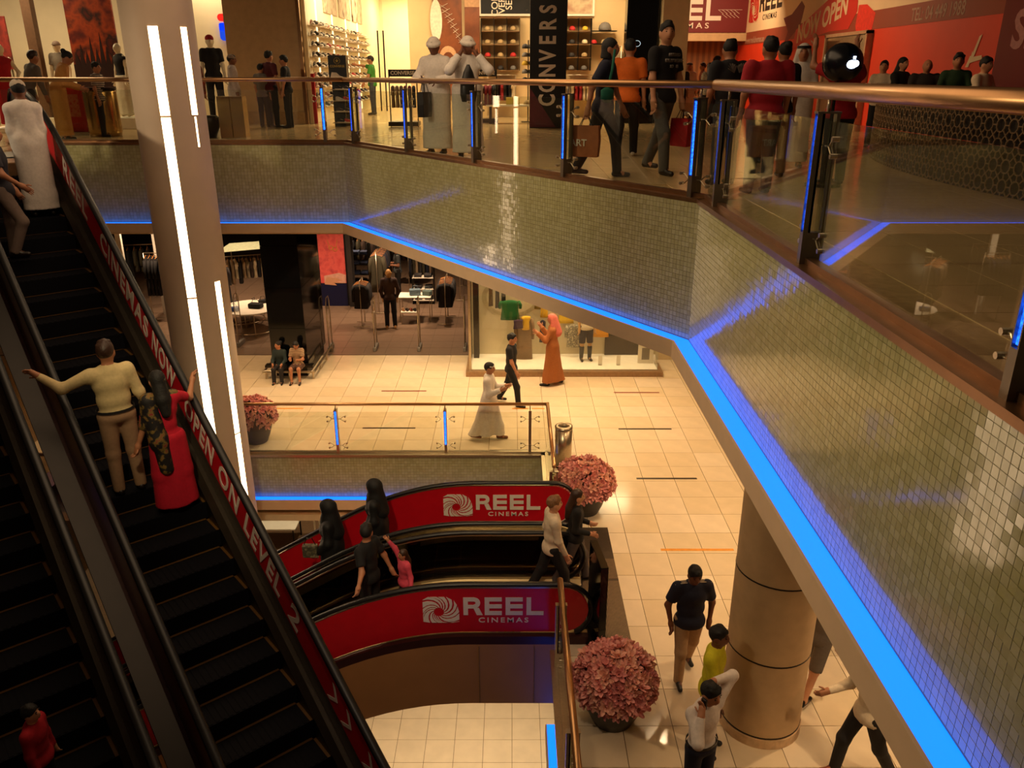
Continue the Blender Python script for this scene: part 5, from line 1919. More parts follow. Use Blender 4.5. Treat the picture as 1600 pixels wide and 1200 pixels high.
ps = sneaker_poster('brown poster with a giant white laced canvas shoe', -2.24, -1.42, 25.1, 6.6, 10.3)
SW = mat('print_white', (240, 228, 206), .6)
B0_ = basis((0, -.004, 0), (1, 0, 0), (0, 0, 1))
obj('toe_print', MB().prism([(-.32 + .0 + .17 * math.cos(a), 2.0 + .55 * math.sin(a)) for a in [PI * 2 * k / 20 for k in range(20)]], 0, .004, 0, B0_), SW, ps)
b = MB()
for k in range(8):
    b.bar((-.22 + k * .075, -.012, 2.33 - k * .13), (.02 + k * .06, -.012, 2.44 - k * .13), .06, .006)
    b.bar((-.22 + k * .075, -.014, 2.42 - k * .13), (.02 + k * .06, -.014, 2.28 - k * .13), .04, .006)
obj('lace_print', b, SW, ps)
obj('tongue_print', MB().prism([(.0 + .26 * math.cos(a), 1.0 + .34 * math.sin(a)) for a in [PI * 2 * k / 20 for k in range(20)]], 0, .003, 0, B0_), mat('print_pinkish', (206, 160, 120), .6), ps)
obj('tongue_print_inner', MB().prism([(.0 + .2 * math.cos(a), .86 + .32 * math.sin(a)) for a in [PI * 2 * k / 20 for k in range(20)]], .003, .006, 0, B0_), blotch('brown_foil', [(96, 48, 26), (140, 78, 44), (70, 34, 20)]), ps)
ps2 = sneaker_poster('narrow brown metallic poster left of the cap shelves', -1.34, -.92, 25.1, 7.2, 10.3)
obj('light_band_print', MB().box(-.21, .21, -.008, 0, 1.75, 1.95), mat('print_pinkish', (206, 160, 120)), ps2)

# cap grid
CAPC = [mat('cap_%s' % n, c, .7) for n, c in (('tan', (176, 146, 100)), ('red', (186, 36, 34)), ('black', (40, 34, 32)), ('grey', (110, 104, 98)), ('cream', (214, 194, 156)), ('yellow', (206, 166, 40)))]


def cap_mesh():
    b = MB()
    b.lathe([(.085, 0), (.088, .03), (.078, .07), (.05, .1), (.01, .112)], 14)
    pts = [(.075 * math.cos(a), -.03 - .12 * math.sin(a), .006) for a in [PI * k / 8 for k in range(9)]]
    b.add(pts + [(x, y, z + .008) for x, y, z in pts], [tuple(range(9)), tuple(range(17, 8, -1))] + [(k, 9 + k, 9 + (k + 1) % 9, (k + 1) % 9) for k in range(9)])
    return b.mesh('cap', CAPC[0], True)


cap0 = cap_mesh()


def cap_grid(label, x0, cols, colours):
    g = thing('cap_shelf', label, 'shelf', (x0, 25.0, 7.28))
    W_, H_ = .362, .345
    for c in range(cols + 1):
        obj('upright', MB().box(c * W_ - .008, c * W_ + .008, -.18, .18, 0, 4 * H_), DARKM, g)
    for r in range(5):
        obj('shelf_board', MB().box(0, cols * W_, -.18, .18, r * H_ - .008, r * H_ + .004), mat('cap_shelf_board', (150, 110, 70), .5), g)
    for r in range(4):
        for c in range(cols):
            n = colours[r][c]
            o = link('baseball_cap', cap0, None, (x0 + (c + .5) * W_, 24.93, 7.285 + r * H_ + .02), 0)
            recolour(o, CAPC[n])
            tag(o, '%s cap in column %s of the %s row of the %s' % (CAPC[n].name[4:], ['one', 'two', 'three'][c], ['lowest', 'second lowest', 'third', 'top'][r], 'three-column cap shelf' if cols == 3 else 'two-column cap shelf'), 'cap', 'caps on the back wall')


cap_grid('grid shelf of caps left of the black lettered pylon', -.87, 3, [(1, 2, 3), (1, 0, 1), (0, 0, 0), (0, 0, 0)])
cap_grid('grid shelf of caps right of the black lettered pylon', 1.52, 2, [(3, 3), (2, 0), (2, 4), (1, 5)])
sh_ = thing('wall_shelf', 'short wall shelf with three caps right of the cap grid', 'shelf', (2.6, 24.95, 7.97))
obj('shelf_board', MB().box(-.3, .35, -.2, .2, 0, .02), DARKM, sh_)
for k, (x, n, s, z) in enumerate(((2.32, 1, 1, 7.99), (2.62, 0, 1.1, 7.99), (2.62, 3, 2.0, 8.33))):
    o = link('baseball_cap', cap0, None, (x, 24.9, z), .3)
    o.scale = (s, s, s)
    recolour(o, CAPC[n])
    tag(o, ['red cap on the short wall shelf', 'tan cap on the short wall shelf', 'oversized grey cap above the short wall shelf'][k], 'cap', 'caps on the back wall')
sh2 = thing('wall_shelf', 'upper short shelf under the oversized grey cap', 'shelf', (2.6, 24.95, 8.31))
obj('shelf_board', MB().box(-.4, .35, -.2, .2, 0, .018), DARKM, sh2)
# pictures above the grids
pc = thing('wall_picture', 'black picture with white hand-drawn CONVERSE letters above the cap shelf', 'picture', (-.1, 25.1, 8.78))
obj('picture_panel', MB().box(-.78, .8, 0, .04, 0, 1.2), blotch('black_print', [(18, 18, 22), (26, 26, 30), (14, 14, 16), (150, 130, 110)], 1.6), pc)
b = MB()
obj('picture_frame', MB().box(-.84, .86, .01, .05, -.06, 1.26), WHITE, pc)
for k, s in enumerate(('CON', 'VER', 'SE')):
    text(s, .26, basis((-.38 + k * .2, -.006, .22), (0, 0, 1), (-1, 0, 0)), SW, pc, .01, .003)
pc = thing('wall_picture', 'picture of a dark red chair above the right cap shelf', 'picture', (1.85, 25.1, 8.78))
obj('picture_panel', MB().box(-.36, .42, 0, .04, 0, 1.2), blotch('red_print', [(150, 60, 50), (206, 186, 150), (120, 30, 36)], 1.8), pc)
obj('picture_frame', MB().box(-.42, .48, .01, .05, -.06, 1.26), WHITE, pc)


# ------------------------------------------------------------------ garments and racks
def garment_mesh(w=.42, h=.72, t=.12, sleeve=.55, flare=1.0, n=8):
    b = MB()
    st_ = [(0, .22, .5), (.03, .62, .7), (.07, .98, .9), (.2, .95, 1.0), (.45, .9 * flare, 1.0), (.75, .98 * flare, 1.05), (1.0, 1.04 * flare, 1.1)]
    vs, fs = [], []
    for (f, sx, sy) in st_:
        for k in range(12):
            a = 2 * PI * k / 12
            c, s = math.cos(a), math.sin(a)
            wob = 1 + .08 * math.sin(5 * a + f * 3)
            vs.append((w / 2 * sx * math.copysign(abs(c) ** .6, c), t / 2 * sy * math.copysign(abs(s) ** .8, s) * wob, -f * h))
    for i in range(len(st_) - 1):
        for k in range(12):
            fs.append((i * 12 + k, (i + 1) * 12 + k, (i + 1) * 12 + (k + 1) % 12, i * 12 + (k + 1) % 12))
    fs += [tuple(range(12)), tuple((len(st_) - 1) * 12 + k for k in range(11, -1, -1))]
    b.add(vs, fs)
    if sleeve:
        for s in (-1, 1):
            b.tube([(s * w * .44, 0, -.06 * h), (s * w * .54, 0, -.25 * h), (s * w * .56, .01, -sleeve * h), (s * w * .55, .02, -(sleeve + .18) * h)], [.05, .055, .045, .04], 8, flat=1.0)
    return b.mesh('garment', CBLK, True)


G_JACKET = garment_mesh()
G_LONG = garment_mesh(.40, 1.15, .12, .35, 1.05)
G_TEE = garment_mesh(.5, .55, .1, .25)
G_PANTS = garment_mesh(.3, .95, .1, 0, .9)
HANGM = mat('hanger_wood', (196, 130, 70), .5)
hb = MB()
hb.tube([(-.19, 0, -.03), (0, 0, .03), (.19, 0, -.03)], .009, 6)
hb.tube([(0, 0, .03), (0, 0, .08), (.015, 0, .105), (0, 0, .12)], .004, 5)
HANGER = hb.mesh('hanger', HANGM)


def cl(n, rgb):
    return cloth('rack_' + n, rgb)


DARKS = [cl('black', (22, 20, 22)), cl('charcoal', (46, 42, 42)), cl('umber', (62, 46, 38)), cl('ink', (26, 30, 46)), cl('olive', (66, 60, 42))]
MIX = DARKS + [cl('stone', (150, 128, 100)), cl('taupe', (110, 90, 70)), cl('white', (206, 190, 160))]


def rack(label, loc, rz, L, n, meshes, cols, zt, what, group, hang=True, legs=True, name='clothes_rack'):
    t = thing(name, label, 'rack', loc, rz)
    b = MB()
    b.tube([(-L / 2, 0, zt), (L / 2, 0, zt)], .014, 8)
    obj('rail', b, STEEL, t, True)
    if legs:
        for s in (-1, 1):
            b = MB()
            b.tube([(s * L / 2, 0, zt), (s * L / 2, 0, .06)], .014, 8)
            b.tube([(s * L / 2, -.25, .05), (s * L / 2, .25, .05)], .014, 8)
            obj('leg', b, STEEL, t, True)
    M = Matrix.Translation(loc) @ Matrix.Rotation(rz, 4, 'Z')
    for k in range(n):
        x = -L / 2 + L * (k + .5) / n
        p = M @ V((x, 0, zt - .13))
        o = link('hanging_garment', random.choice(meshes), None, p, rz + PI / 2 + random.uniform(-.12, .12))
        recolour(o, random.choice(cols))
        tag(o, what, 'garment', group)
        if hang:
            link('hanger', HANGER, o, (0, 0, .02))
    return t


R_ = random.Random(3)
rack('low rack of black jackets just inside the clothes shop', (-4.53, 23.75, 0), PI / 2, .5, 5, [G_JACKET], DARKS[:2], 1.45, 'dark jacket hanging on the low rack in front of the blue panel', 'jackets on the low rack')
rack('rack of dark coats behind the low jacket rack', (-4.25, 25.6, 0), PI / 2, 1.2, 8, [G_LONG, G_JACKET], DARKS, 2.0, 'dark coat hanging on the rack behind the bald mannequin', 'coats behind the low rack')
rack('rack of black leather jackets right of the bag table', (-2.02, 24.2, 0), PI / 2, .9, 7, [G_JACKET], DARKS[:2], 1.42, 'black leather jacket hanging right of the bag table', 'leather jackets on the right rack')
rack('rack of trousers at the back of the clothes shop', (-3.1, 27.4, 0), .2, .9, 8, [G_PANTS], MIX, 1.75, 'trousers hanging at the back of the clothes shop', 'trousers at the back')
rack('rack of dark shirts along the right inner wall', (-1.75, 27.6, 0), PI / 2, 2.0, 10, [G_JACKET, G_TEE], DARKS, 1.8, 'dark shirt hanging along the right inner wall', 'shirts along the right inner wall')
rack('tall rack of dark clothes behind the grey-shirted man', (-4.9, 29.0, 0), 0, 2.6, 14, [G_JACKET, G_LONG], DARKS, 1.75, 'dark garment on the tall rack behind the browsing man', 'garments on the tall back rack')
rack('rack of grey and black clothes behind the black pier', (-7.4, 27.8, 0), 0, 2.2, 13, [G_JACKET, G_LONG], MIX, 1.7, 'garment on the rack behind the black pier', 'garments behind the black pier')
rack('crowded rack of striped and brown tops under the glass canopy', (-8.6, 25.2, 0), .35, 1.5, 13, [G_JACKET, G_TEE], MIX + [stripes('stripe_knit', (206, 190, 160), (40, 34, 32), 22)], 1.85, 'top hanging on the crowded rack under the glass canopy', 'tops under the glass canopy')
rack('second crowded rack of brown tops under the glass canopy', (-9.2, 24.7, 0), -.9, 1.3, 11, [G_JACKET, G_LONG], MIX, 1.85, 'brown or dark top on the second rack under the glass canopy', 'tops on the second canopy rack')
rack('rack of long dark dresses on wooden hangers left of the light column', (-10.75, 24.2, 0), 0, .75, 6, [G_LONG], [cl('black', (22, 20, 22)), cl('ink', (26, 30, 46))], 2.15, 'long dark dress on a wooden hanger left of the light column', 'long dresses')
rack('rack of dark clothes at the far left of the clothes shop', (-12.2, 26.2, 0), .2, 2.0, 10, [G_JACKET, G_LONG], DARKS, 2.0, 'dark garment at the far left of the clothes shop', 'garments at the far left')
cn = thing('glass_canopy', 'slanted glass canopy above the crowded racks', 'canopy', (-8.5, 25.0, 2.15))
obj('glass_sheet', MB().add([(-.6, -.35, -.1), (.8, -.2, .0), (.6, .5, .1), (-.4, .4, .05), (-.6, -.35, -.09), (.8, -.2, .01), (.6, .5, .11), (-.4, .4, .06)], [(3, 2, 1, 0), (4, 5, 6, 7), (0, 1, 5, 4), (1, 2, 6, 5), (2, 3, 7, 6), (3, 0, 4, 7)]), mat('frosted_glass', (150, 156, 130), .1, 0), cn)
for x, y in ((-.55, -.3), (.75, -.18), (.55, .45), (-.38, .38)):
    obj('post', MB().tube([(x, y, -2.15), (x, y, -.05)], .012, 6), STEEL, cn)
wall('trim_white_post', -11.5, -11.35, 23.4, 23.5, 0, 4.3, WHITE)
wall('trim_white_post', -11.15, -10.95, 25.0, 25.1, 0, 4.3, WHITE)

# round white display tables with bags
for k, (x, y, z, r) in enumerate(((-7.75, 23.2, .72, .85), (-8.3, 24.1, .45, .7))):
    t = thing('display_table', ['low round white table with a steel foot ring and bags', 'smaller round white table behind the first'][k], 'table', (x, y, 0))
    obj('table_top', MB().lathe([(r, z), (r, z + .03)], 32), WHITE, t)
    b = MB()
    for q in range(24):
        a0_, a1_ = PI * 2 * q / 24, PI * 2 * (q + 1) / 24
        b.tube([(r * .9 * math.cos(a0_), r * .9 * math.sin(a0_), .12), (r * .9 * math.cos(a1_), r * .9 * math.sin(a1_), .12)], .015, 5, caps=False)
    obj('foot_ring', b, STEEL, t)
    for q in range(4):
        a = q * PI / 2 + .4
        obj('leg', MB().tube([(r * .9 * math.cos(a), r * .9 * math.sin(a), 0), (r * .9 * math.cos(a), r * .9 * math.sin(a), z)], .015, 6), STEEL, t)


def handbag(label, loc, rz, m, w=.32, h=.2, d=.14):
    t = thing('handbag', label, 'bag', loc, rz)
    obj('bag_body', MB().box(-w / 2, w / 2, -d / 2, d / 2, 0, h), m, t, bevel=.03)
    obj('handle', MB().tube([(-w * .3, 0, h - .01), (-w * .2, 0, h + .1), (w * .2, 0, h + .1), (w * .3, 0, h - .01)], .008, 6), m, t)


handbag('blue folded bag at the front of the round white table', (-8.1, 22.75, .752), .3, cl('blue', (60, 84, 140)), .3, .12, .2)
handbag('black boxy bag on the round white table', (-7.55, 23.1, .752), -.2, DARKS[0], .4, .14, .24)
handbag('small black bag at the back of the round white table', (-7.5, 23.65, .752), .5, DARKS[0], .25, .1, .18)
handbag('blue bag on the smaller round table', (-8.4, 23.85, .482), .2, cl('blue', (60, 84, 140)), .3, .16, .2)
handbag('dark bag on the smaller round table', (-8.0, 24.3, .482), 1.2, DARKS[1], .3, .14, .2)

# bag table in the middle of the shop
t = thing('display_table', 'white two-level steel table with bags behind the brown-jacketed mannequin', 'table', (-2.95, 24.4, 0))
obj('table_top', MB().box(-.55, .45, -.3, .35, .76, .79), WHITE, t)
obj('lower_shelf', MB().box(-.45, .1, -.5, -.1, .36, .385), WHITE, t)
for x, y, z in ((-.5, -.28, .76), (.42, -.28, .76), (-.5, .32, .76), (.42, .32, .76), (-.43, -.48, .36), (.08, -.48, .36)):
    obj('leg', MB().tube([(x, y, 0), (x, y, z)], .012, 6), STEEL, t)
handbag('steel-blue bag on the left of the two-level table', (-3.0, 24.4, .792), .2, cl('steelblue', (96, 116, 130)), .34, .2, .2)
handbag('grey-green bag on the right of the two-level table', (-2.62, 24.4, .792), -.3, cl('slategreen', (86, 104, 100)), .28, .16, .2)
for k in range(4):
    o = put_shoe((-3.32 + k * .12, 23.98, .387), .3, [7, 0, 1, 0][k], ['tan shoe at the left end of the low table shelf', 'black shoe second on the low table shelf', 'brown shoe third on the low table shelf', 'black shoe at the right end of the low table shelf'][k], 'shoes on the table shelf')
# shelves with folded clothes
def folded_shelf(label, loc, rows, per, cols_, what, group, w=.6, gap=.34, m=DARKM, white=False):
    t = thing('shelving', label, 'shelf', loc)
    for s in (-1, 1):
        obj('upright', MB().box(s * w / 2 - .015, s * w / 2 + .015, -.2, .2, 0, rows * gap + .2), m, t)
    for r in range(rows):
        z = .15 + r * gap
        obj('shelf_board', MB().box(-w / 2, w / 2, -.22, .2, z - .02, z), WHITE if white else m, t)
        for q in range(per):
            for s in (-1, 1):
                b = MB()
                hh = .045
                b.box(-.12, .12, -.16, .14, 0, hh)
                o = obj('folded_garment', b, random.choice(cols_), None, bevel=.012)
                o.location = (loc[0] + s * w * .24 + random.uniform(-.01, .01), loc[1] - .02, loc[2] + z + .002 + q * (hh + .002))
                tag(o, what, 'garment', group)


folded_shelf('dark shelving with folded denim beside the red poster', (-5.15, 27.2, 0), 5, 2, [cl('denim', (44, 54, 84)), cl('ink', (26, 30, 46)), cl('denim_light', (70, 84, 120))], 'folded denim on the shelving beside the red poster', 'folded denim')
folded_shelf('white-edged shelving with black folded clothes behind the bag table', (-2.95, 26.4, 0), 3, 2, DARKS[:2], 'black folded garment on the white-edged shelving', 'black folded clothes', white=True, w=.7, gap=.38)
folded_shelf('shelving of folded knitwear left of the red poster', (-7.2, 29.2, 0), 4, 2, MIX, 'folded knitwear left of the red poster', 'folded knitwear', w=.9)
# red fashion poster and blue panel
t = thing('fashion_poster', 'tall lit poster of a person in a salmon red blouse with gold pendant', 'poster', (-5.85, 26.0, .0))
obj('poster_panel', MB().box(-.42, .42, 0, .06, .78, 2.9), blotch('salmon_blouse', [(206, 72, 72), (226, 96, 90), (170, 50, 60)], 3, .5), t)
obj('hand_print', MB().prism([(-.30, .74), (-.22, .98), (.12, .95), (.3, .86), (.1, .84), (.26, .78), (.02, .78), (.1, .70), (-.12, .72)], 0, .006, 0, basis((0, -.002, 0), (1, 0, 0), (0, 0, 1))), SKIN['fair'], t)
obj('pants_print', MB().prism([(-.3, .78), (.40, .78), (.42, 1.05), (.2, 1.12), (-.3, 1.02)], 0, .003, 0, basis((0, -.002, 0), (1, 0, 0), (0, 0, 1))), mat('pale_pink_print', (214, 160, 140), .6), t)
b = MB()
for cx_, cz_ in ((.0, 1.95), (.13, 1.90)):
    for k in range(10):
        a0_, a1_ = PI * 2 * k / 10, PI * 2 * (k + 1) / 10
        b.bar((cx_ + .065 * math.cos(a0_), -.006, cz_ + .065 * math.sin(a0_)), (cx_ + .065 * math.cos(a1_), -.006, cz_ + .065 * math.sin(a1_)), .018, .01)
b.bar((-.1, -.006, 2.2), (-.05, -.006, 1.98), .012)
b.bar((.22, -.006, 2.2), (.16, -.006, 1.95), .012)
obj('pendant_print', b, mat('gold_print2', (190, 150, 50), .4), t)
obj('blue_plinth', MB().box(-.42, .42, 0, .3, 0, .76), mat('dark_blue_panel', (14, 20, 58), .3), t)
obj('poster_frame', MB().box(-.5, .5, .02, .3, 0, 3.0), BLACK, t)
wall('trim_shop_pillar', -5.35, -5.2, 25.9, 26.3, 0, 4.3, DARKW)

# security gates
for k, x in enumerate((-5.06, -3.80, -2.58, -1.31, -7.7)):
    y = 21.5 if k < 4 else 21.9
    t = thing('security_gate', ['security gate beside the black pier', 'security gate in front of the low jacket rack', 'security gate in front of the bag table', 'security gate beside the shop window', 'security gate in front of the round white table'][k], 'gate', (x, y, 0), 0, 'shop entrance gates')
    b = MB()
    b.tube([(0, -.2, .1), (0, -.2, 1.35), (0, -.12, 1.5), (0, .12, 1.5), (0, .2, 1.35), (0, .2, .1)], .014, 8)
    obj('frame', b, STEEL, t, True)
    obj('panel', MB().box(-.004, .004, -.19, .19, .2, 1.4), glass_mat('gate_glass', (.97, .98, .96), 1.3), t)
    obj('foot', MB().box(-.045, .045, -.26, .26, 0, .13), GREY, t, bevel=.02)


# ------------------------------------------------------------------ mannequins
MANW = mat('mannequin_white', (236, 222, 190), .35, 0, .02, 5)
MANT = mat('mannequin_tan', (186, 140, 84), .4, 0, .03, 5)


def mannequin(label, loc, rz, m=MANW, **k):
    n0_ = SKIN['fair']
    SKIN['fair'] = m
    j = person(label, loc, rz, skin='fair', hair=None, style='none', **k)
    SKIN['fair'] = n0_
    r = j['root']
    r.name = 'mannequin'
    r['category'] = 'mannequin'
    for c in list(r.children):
        if c.name.split('.')[0] in ('eye', 'mouth'):
            bpy.data.objects.remove(c)
    return j


mannequin('bald tan mannequin in dark brown jacket and black trousers', (-3.66, 23.55, 0), PI + .1, MANT, H=1.84, top=cl('brown_jacket', (58, 38, 34)), sleeve='long', bottom=CBLK, shoes=MANT, h=.016, ua=((.3, -.1, -1), (-.3, -.1, -1)), fa=((-.2, -.1, -1), (.2, -.1, -1)))
mannequin('white mannequin in black vest and white skirt beside the orange poster', (-8.95, 19.9, 6.25), PI - .5, H=1.62, female=True, top=CBLK, sleeve='none', bottom=cloth('white_skirt', (226, 214, 186)), bkind='skirt', shoes=None)
mannequin('white mannequin in red top and red skirt near the upper left corner', (-10.9, 18.6, 6.1), PI + .7, H=1.72, female=True, top=CRED, sleeve='none', bottom=CRED, bkind='skirt', shoes=None, ua=((.8, .2, -.5), (-.5, .2, -1)), fa=((-.6, .5, -.6), (.3, .5, -.6)))
mannequin('white mannequin wearing a peaked cap behind the ochre dress', (-10.9, 21.0, 6.2), PI, H=1.74, top=cloth('grey_tee', (130, 120, 106)), bottom=CDK, head='cap', headm=cloth('checked_cap', (150, 130, 116)), shoes=None)
mannequin('white mannequin in red cap and black T-shirt right of the light column', (-6.75, 19.6, 6.2), PI + .4, H=1.82, top=CBLK, bottom=CBLK, head='cap', headm=CRED, shoes=None)
for x, y, s in ((-8.75, 19.9, .25), (-10.9, 21.0, .2), (-6.75, 19.6, .2), (-10.9, 18.6, .1)):
    b = MB()
    b.box(x - .5, x + .5, y - .35, y + .5, 6, 6 + s)
    tag(obj('display_plinth', b, WHITE, bevel=.01), {.25: 'white plinth under the black-vested mannequin', .1: 'low white plinth under the red-dressed mannequin'}.get(s, 'white plinth under the capped mannequin behind the ochre dress' if x < -8 else 'white plinth under the red-capped mannequin'), 'plinth')

# left upper shop: posters, mullion, logo
t = thing('poster', 'tall orange and black fiery poster with pale lettering', 'poster', (-9.77, 20.5, 6.4))
obj('poster_panel', MB().box(-.55, .55, 0, .05, 0, 3.9), blotch('fiery_print', [(70, 14, 8), (110, 26, 10), (190, 74, 20), (50, 14, 8), (130, 34, 12)], 1.7, .5), t)
obj('dark_lower_print', MB().box(-.55, .55, -.004, 0, 0, 1.0), mat('dark_maroon_print', (44, 14, 10), .5), t)
b = MB()
for k, hh in enumerate((.25, .45, .3, .6, .35, .7, .4, .2)):
    b.prism([(-.5 + k * .12, 1.0), (-.38 + k * .12, 1.0), (-.44 + k * .12, 1.0 + hh)], 0, .003, 0, basis((0, -.002, 0), (1, 0, 0), (0, 0, 1)))
obj('spire_print', b, mat('dark_maroon_print', (44, 14, 10)), t)
text('LINE GRINDER', .15, basis((.1, -.008, .66), (1, 0, 0), (0, 0, 1)), mat('print_pale', (190, 150, 120), .6), t, .01, .003)
b = MB()
for k in range(4):
    b.box(-.12, .4, -.008, -.004, .42 - k * .05, .44 - k * .05)
obj('small_print', b, mat('print_dull', (120, 84, 64), .6), t)
t = thing('poster', 'small dark red poster cut off by the upper left corner', 'poster', (-12.6, 21.5, 6))
obj('poster_panel', MB().box(-.5, .28, 0, .05, 1.3, 2.5), blotch('dark_red_print', [(70, 16, 12), (140, 40, 30), (30, 14, 12)], 3), t)
for s in (-.4, .2):
    obj('leg', MB().box(s - .02, s + .02, .05, .08, 0, 1.9), STEEL, t)
t = thing('sale_sign', 'orange-red sign board with pale block print behind the railing', 'sign', (-9.15, 17.7, 6))
obj('sign_board', MB().box(-.33, .33, 0, .04, .06, .96), mat('sign_orange_red', (196, 40, 16), .5), t)
obj('block_print', MB().box(-.2, .2, -.006, 0, .36, .8), blotch('faded_print', [(196, 60, 30), (206, 130, 90), (190, 50, 24)], 14), t)
obj('sign_foot', MB().box(-.36, .36, -.12, .16, 0, .06), STEEL, t)
t = thing('drum_bin', 'polished brass and steel drum with a bright edge left of the light column', 'bin', (-8.35, 17.4, 6))
obj('drum', MB().lathe([(.3, 0), (.32, .1), (.32, .85), (.3, .9)], 28), mat('brassy_steel', (186, 150, 90), .2, .9, .05, 5), t, True)
obj('rim', MB().lathe([(.33, .9), (.33, .94), (.26, .94)], 28), DARKM, t)
wall('trim_mullion', -11.42, -11.2, 20.7, 20.9, 6, 10.3, BROWNW)
t = thing('wall_logo', 'red and blue rounded letter F on the white shop wall', 'sign', (-7.55, 23.42, 8.02))


def rbar(x0, x1, z0, z1, r, m, nm):
    pts = []
    for cx_, cz_, a0_ in ((x1 - r, z1 - r, 0), (x0 + r, z1 - r, 90), (x0 + r, z0 + r, 180), (x1 - r, z0 + r, 270)):
        for q in range(5):
            a = math.radians(a0_ + q * 22.5)
            pts.append((cx_ + r * math.cos(a), cz_ + r * math.sin(a)))
    obj(nm, MB().prism(pts, 0, .04, 0, basis((0, 0, 0), (1, 0, 0), (0, 0, 1))), m, t)


FB = mat('logo_blue', (16, 70, 226), .4, emit=.8, ecol=(16, 70, 226))
FR = mat('logo_red', (220, 36, 30), .4, emit=.6, ecol=(220, 36, 30))
rbar(-.22, .55, .47, .65, .085, FR, 'red_bar')
rbar(-.2, .5, .24, .43, .05, FB, 'blue_bar')
rbar(-.2, .02, .0, .43, .085, FB, 'blue_stem')
t = thing('metal_bin', 'pair of bronze mirror-finish bins behind the railing right of the light column', 'bin', (-5.55, 17.0, 6))
obj('bin_body', MB().box(-.26, -.02, -.14, .14, 0, .78), mat('brassy_steel', (186, 150, 90)), t)
obj('bin_body', MB().box(.0, .24, -.14, .14, 0, .78), mat('brassy_steel', (186, 150, 90)), t)
t = thing('dark_pot', 'dark round pot behind the railing next to the bronze bins', 'pot', (-6.05, 16.95, 6))
obj('pot_body', MB().lathe([(.12, 0), (.2, .2), (.21, .38), (.17, .42)], 20), DARKM, t, True)

# clothes racks with brand headers and the tables in the shoe shop
for k, (x, y) in enumerate(((-2.6, 20.6), (-.72, 21.9))):
    t = thing('header_rack', ['steel rack with a black header sign CONVERSE beside the turbaned men', 'rack with a black header sign CONVERSE behind the turbaned men'][k], 'rack', (x, y, 6))
    hdp = obj('header_panel', MB().box(-.34, .34, -.02, .02, 1.13, 1.29), BLACK, t)
    text('CONVERSE', .115, basis((0, -.024, 1.21), (1, 0, 0), (0, 0, 1)), SW, hdp, .03, .003)
    for s in (-.33, .33):
        obj('leg', MB().box(s - .012, s + .012, -.02, .02, 0, 1.13), DARKM, t)
    obj('rail', MB().box(-.33, .33, -.01, .01, .98, 1.0), STEEL, t)
    obj('base', MB().box(-.36, .36, -.25, .25, .02, .12), DARKM, t)
    for q in range(6):
        o = link('hanging_garment', G_TEE, None, (x - .25 + q * .1, y, 6.93), PI / 2 + .1)
        o.scale = (.8, .8, .9)
        recolour(o, cl(['taupe', 'stone', 'taupe', 'red1', 'red1', 'black'][q], [(110, 90, 70), (150, 128, 100), (110, 90, 70), (120, 20, 30), (120, 20, 30), (22, 20, 22)][q]))
        tag(o, '%s top hanging under the %s black header sign' % (['taupe', 'stone', 'taupe', 'dark red', 'dark red', 'black'][q], ['nearer', 'farther'][k]), 'garment', 'tops under the header signs')
t = thing('display_table', 'dark-legged white-topped table with caps and a yellow box', 'table', (-.05, 21.9, 6))
obj('table_top', MB().box(-.62, .72, -.3, .3, .42, .46), WHITE, t)
for x, y in ((-.5, -.25), (.55, -.25), (-.5, .25), (.55, .25)):
    obj('leg', MB().box(x - .03, x + .03, y - .03, y + .03, 0, .42), DARKM, t)
tag(obj('storage_box', MB().box(-.17, .17, -.1, .1, 0, .17), mat('box_yellow', (206, 180, 50), .5), loc=(.02, 21.85, 6.462), bevel=.005), 'yellow box on the white-topped table', 'box')
for k, (x, n) in enumerate(((-.45, 4), (.38, 0), (.58, 0))):
    o = link('baseball_cap', cap0, None, (x, 21.85, 6.462), .2)
    recolour(o, CAPC[n])
    tag(o, ['cream cap on the white-topped table', 'tan cap beside the yellow box', 'tan cap at the right end of the white-topped table'][k], 'cap', 'caps on the table')
rack('low wall rack of red and white tops under the left cap shelf', (-.3, 24.85, 6.0), 0, .8, 7, [G_TEE], [cl('red2', (150, 30, 36)), cl('white', (206, 190, 160)), cl('black', (22, 20, 22))], 1.16, 'small top hanging under the left cap shelf', 'tops under the left cap shelf', hang=False, legs=True, name='wall_rack')
rack('low wall rack of pink and red tops under the right cap shelf', (1.9, 24.85, 6.0), 0, .9, 8, [G_TEE], [cl('red2', (150, 30, 36)), cl('pink2', (196, 110, 110)), cl('white', (206, 190, 160))], 1.16, 'small top hanging under the right cap shelf', 'tops under the right cap shelf', hang=False, legs=True, name='wall_rack')
rack('rack of patterned tops right of the cap shelves', (3.0, 24.4, 6.0), PI / 2, .8, 6, [G_TEE], [cl('pink2', (196, 110, 110)), cl('stone', (150, 128, 100)), cl('white', (206, 190, 160))], 1.9, 'patterned top hanging right of the cap shelves', 'tops right of the cap shelves', hang=False)
t = thing('cap_tree', 'dark cap tree hung with caps beside the black pylon', 'stand', (.42, 22.5, 6))
obj('pole', MB().tube([(0, 0, 0), (0, 0, 2.0)], .015, 8), DARKM, t)
obj('base', MB().lathe([(.18, 0), (.18, .02)], 16), DARKM, t)
for k in range(10):
    o = link('baseball_cap', cap0, None, (.34 + (k % 2) * .16, 22.45, 7.0 + (k // 2) * .2), .3 * k)
    recolour(o, CAPC[[2, 2, 3, 2, 5, 2, 3, 2, 2, 2][k]])
    tag(o, '%s cap on the %s side of the cap tree, %s ring' % (CAPC[[2, 2, 3, 2, 5, 2, 3, 2, 2, 2][k]].name[4:], ['outer', 'pylon'][k % 2], ['lowest', 'second', 'third', 'fourth', 'top'][k // 2]), 'cap', 'caps on the cap tree')
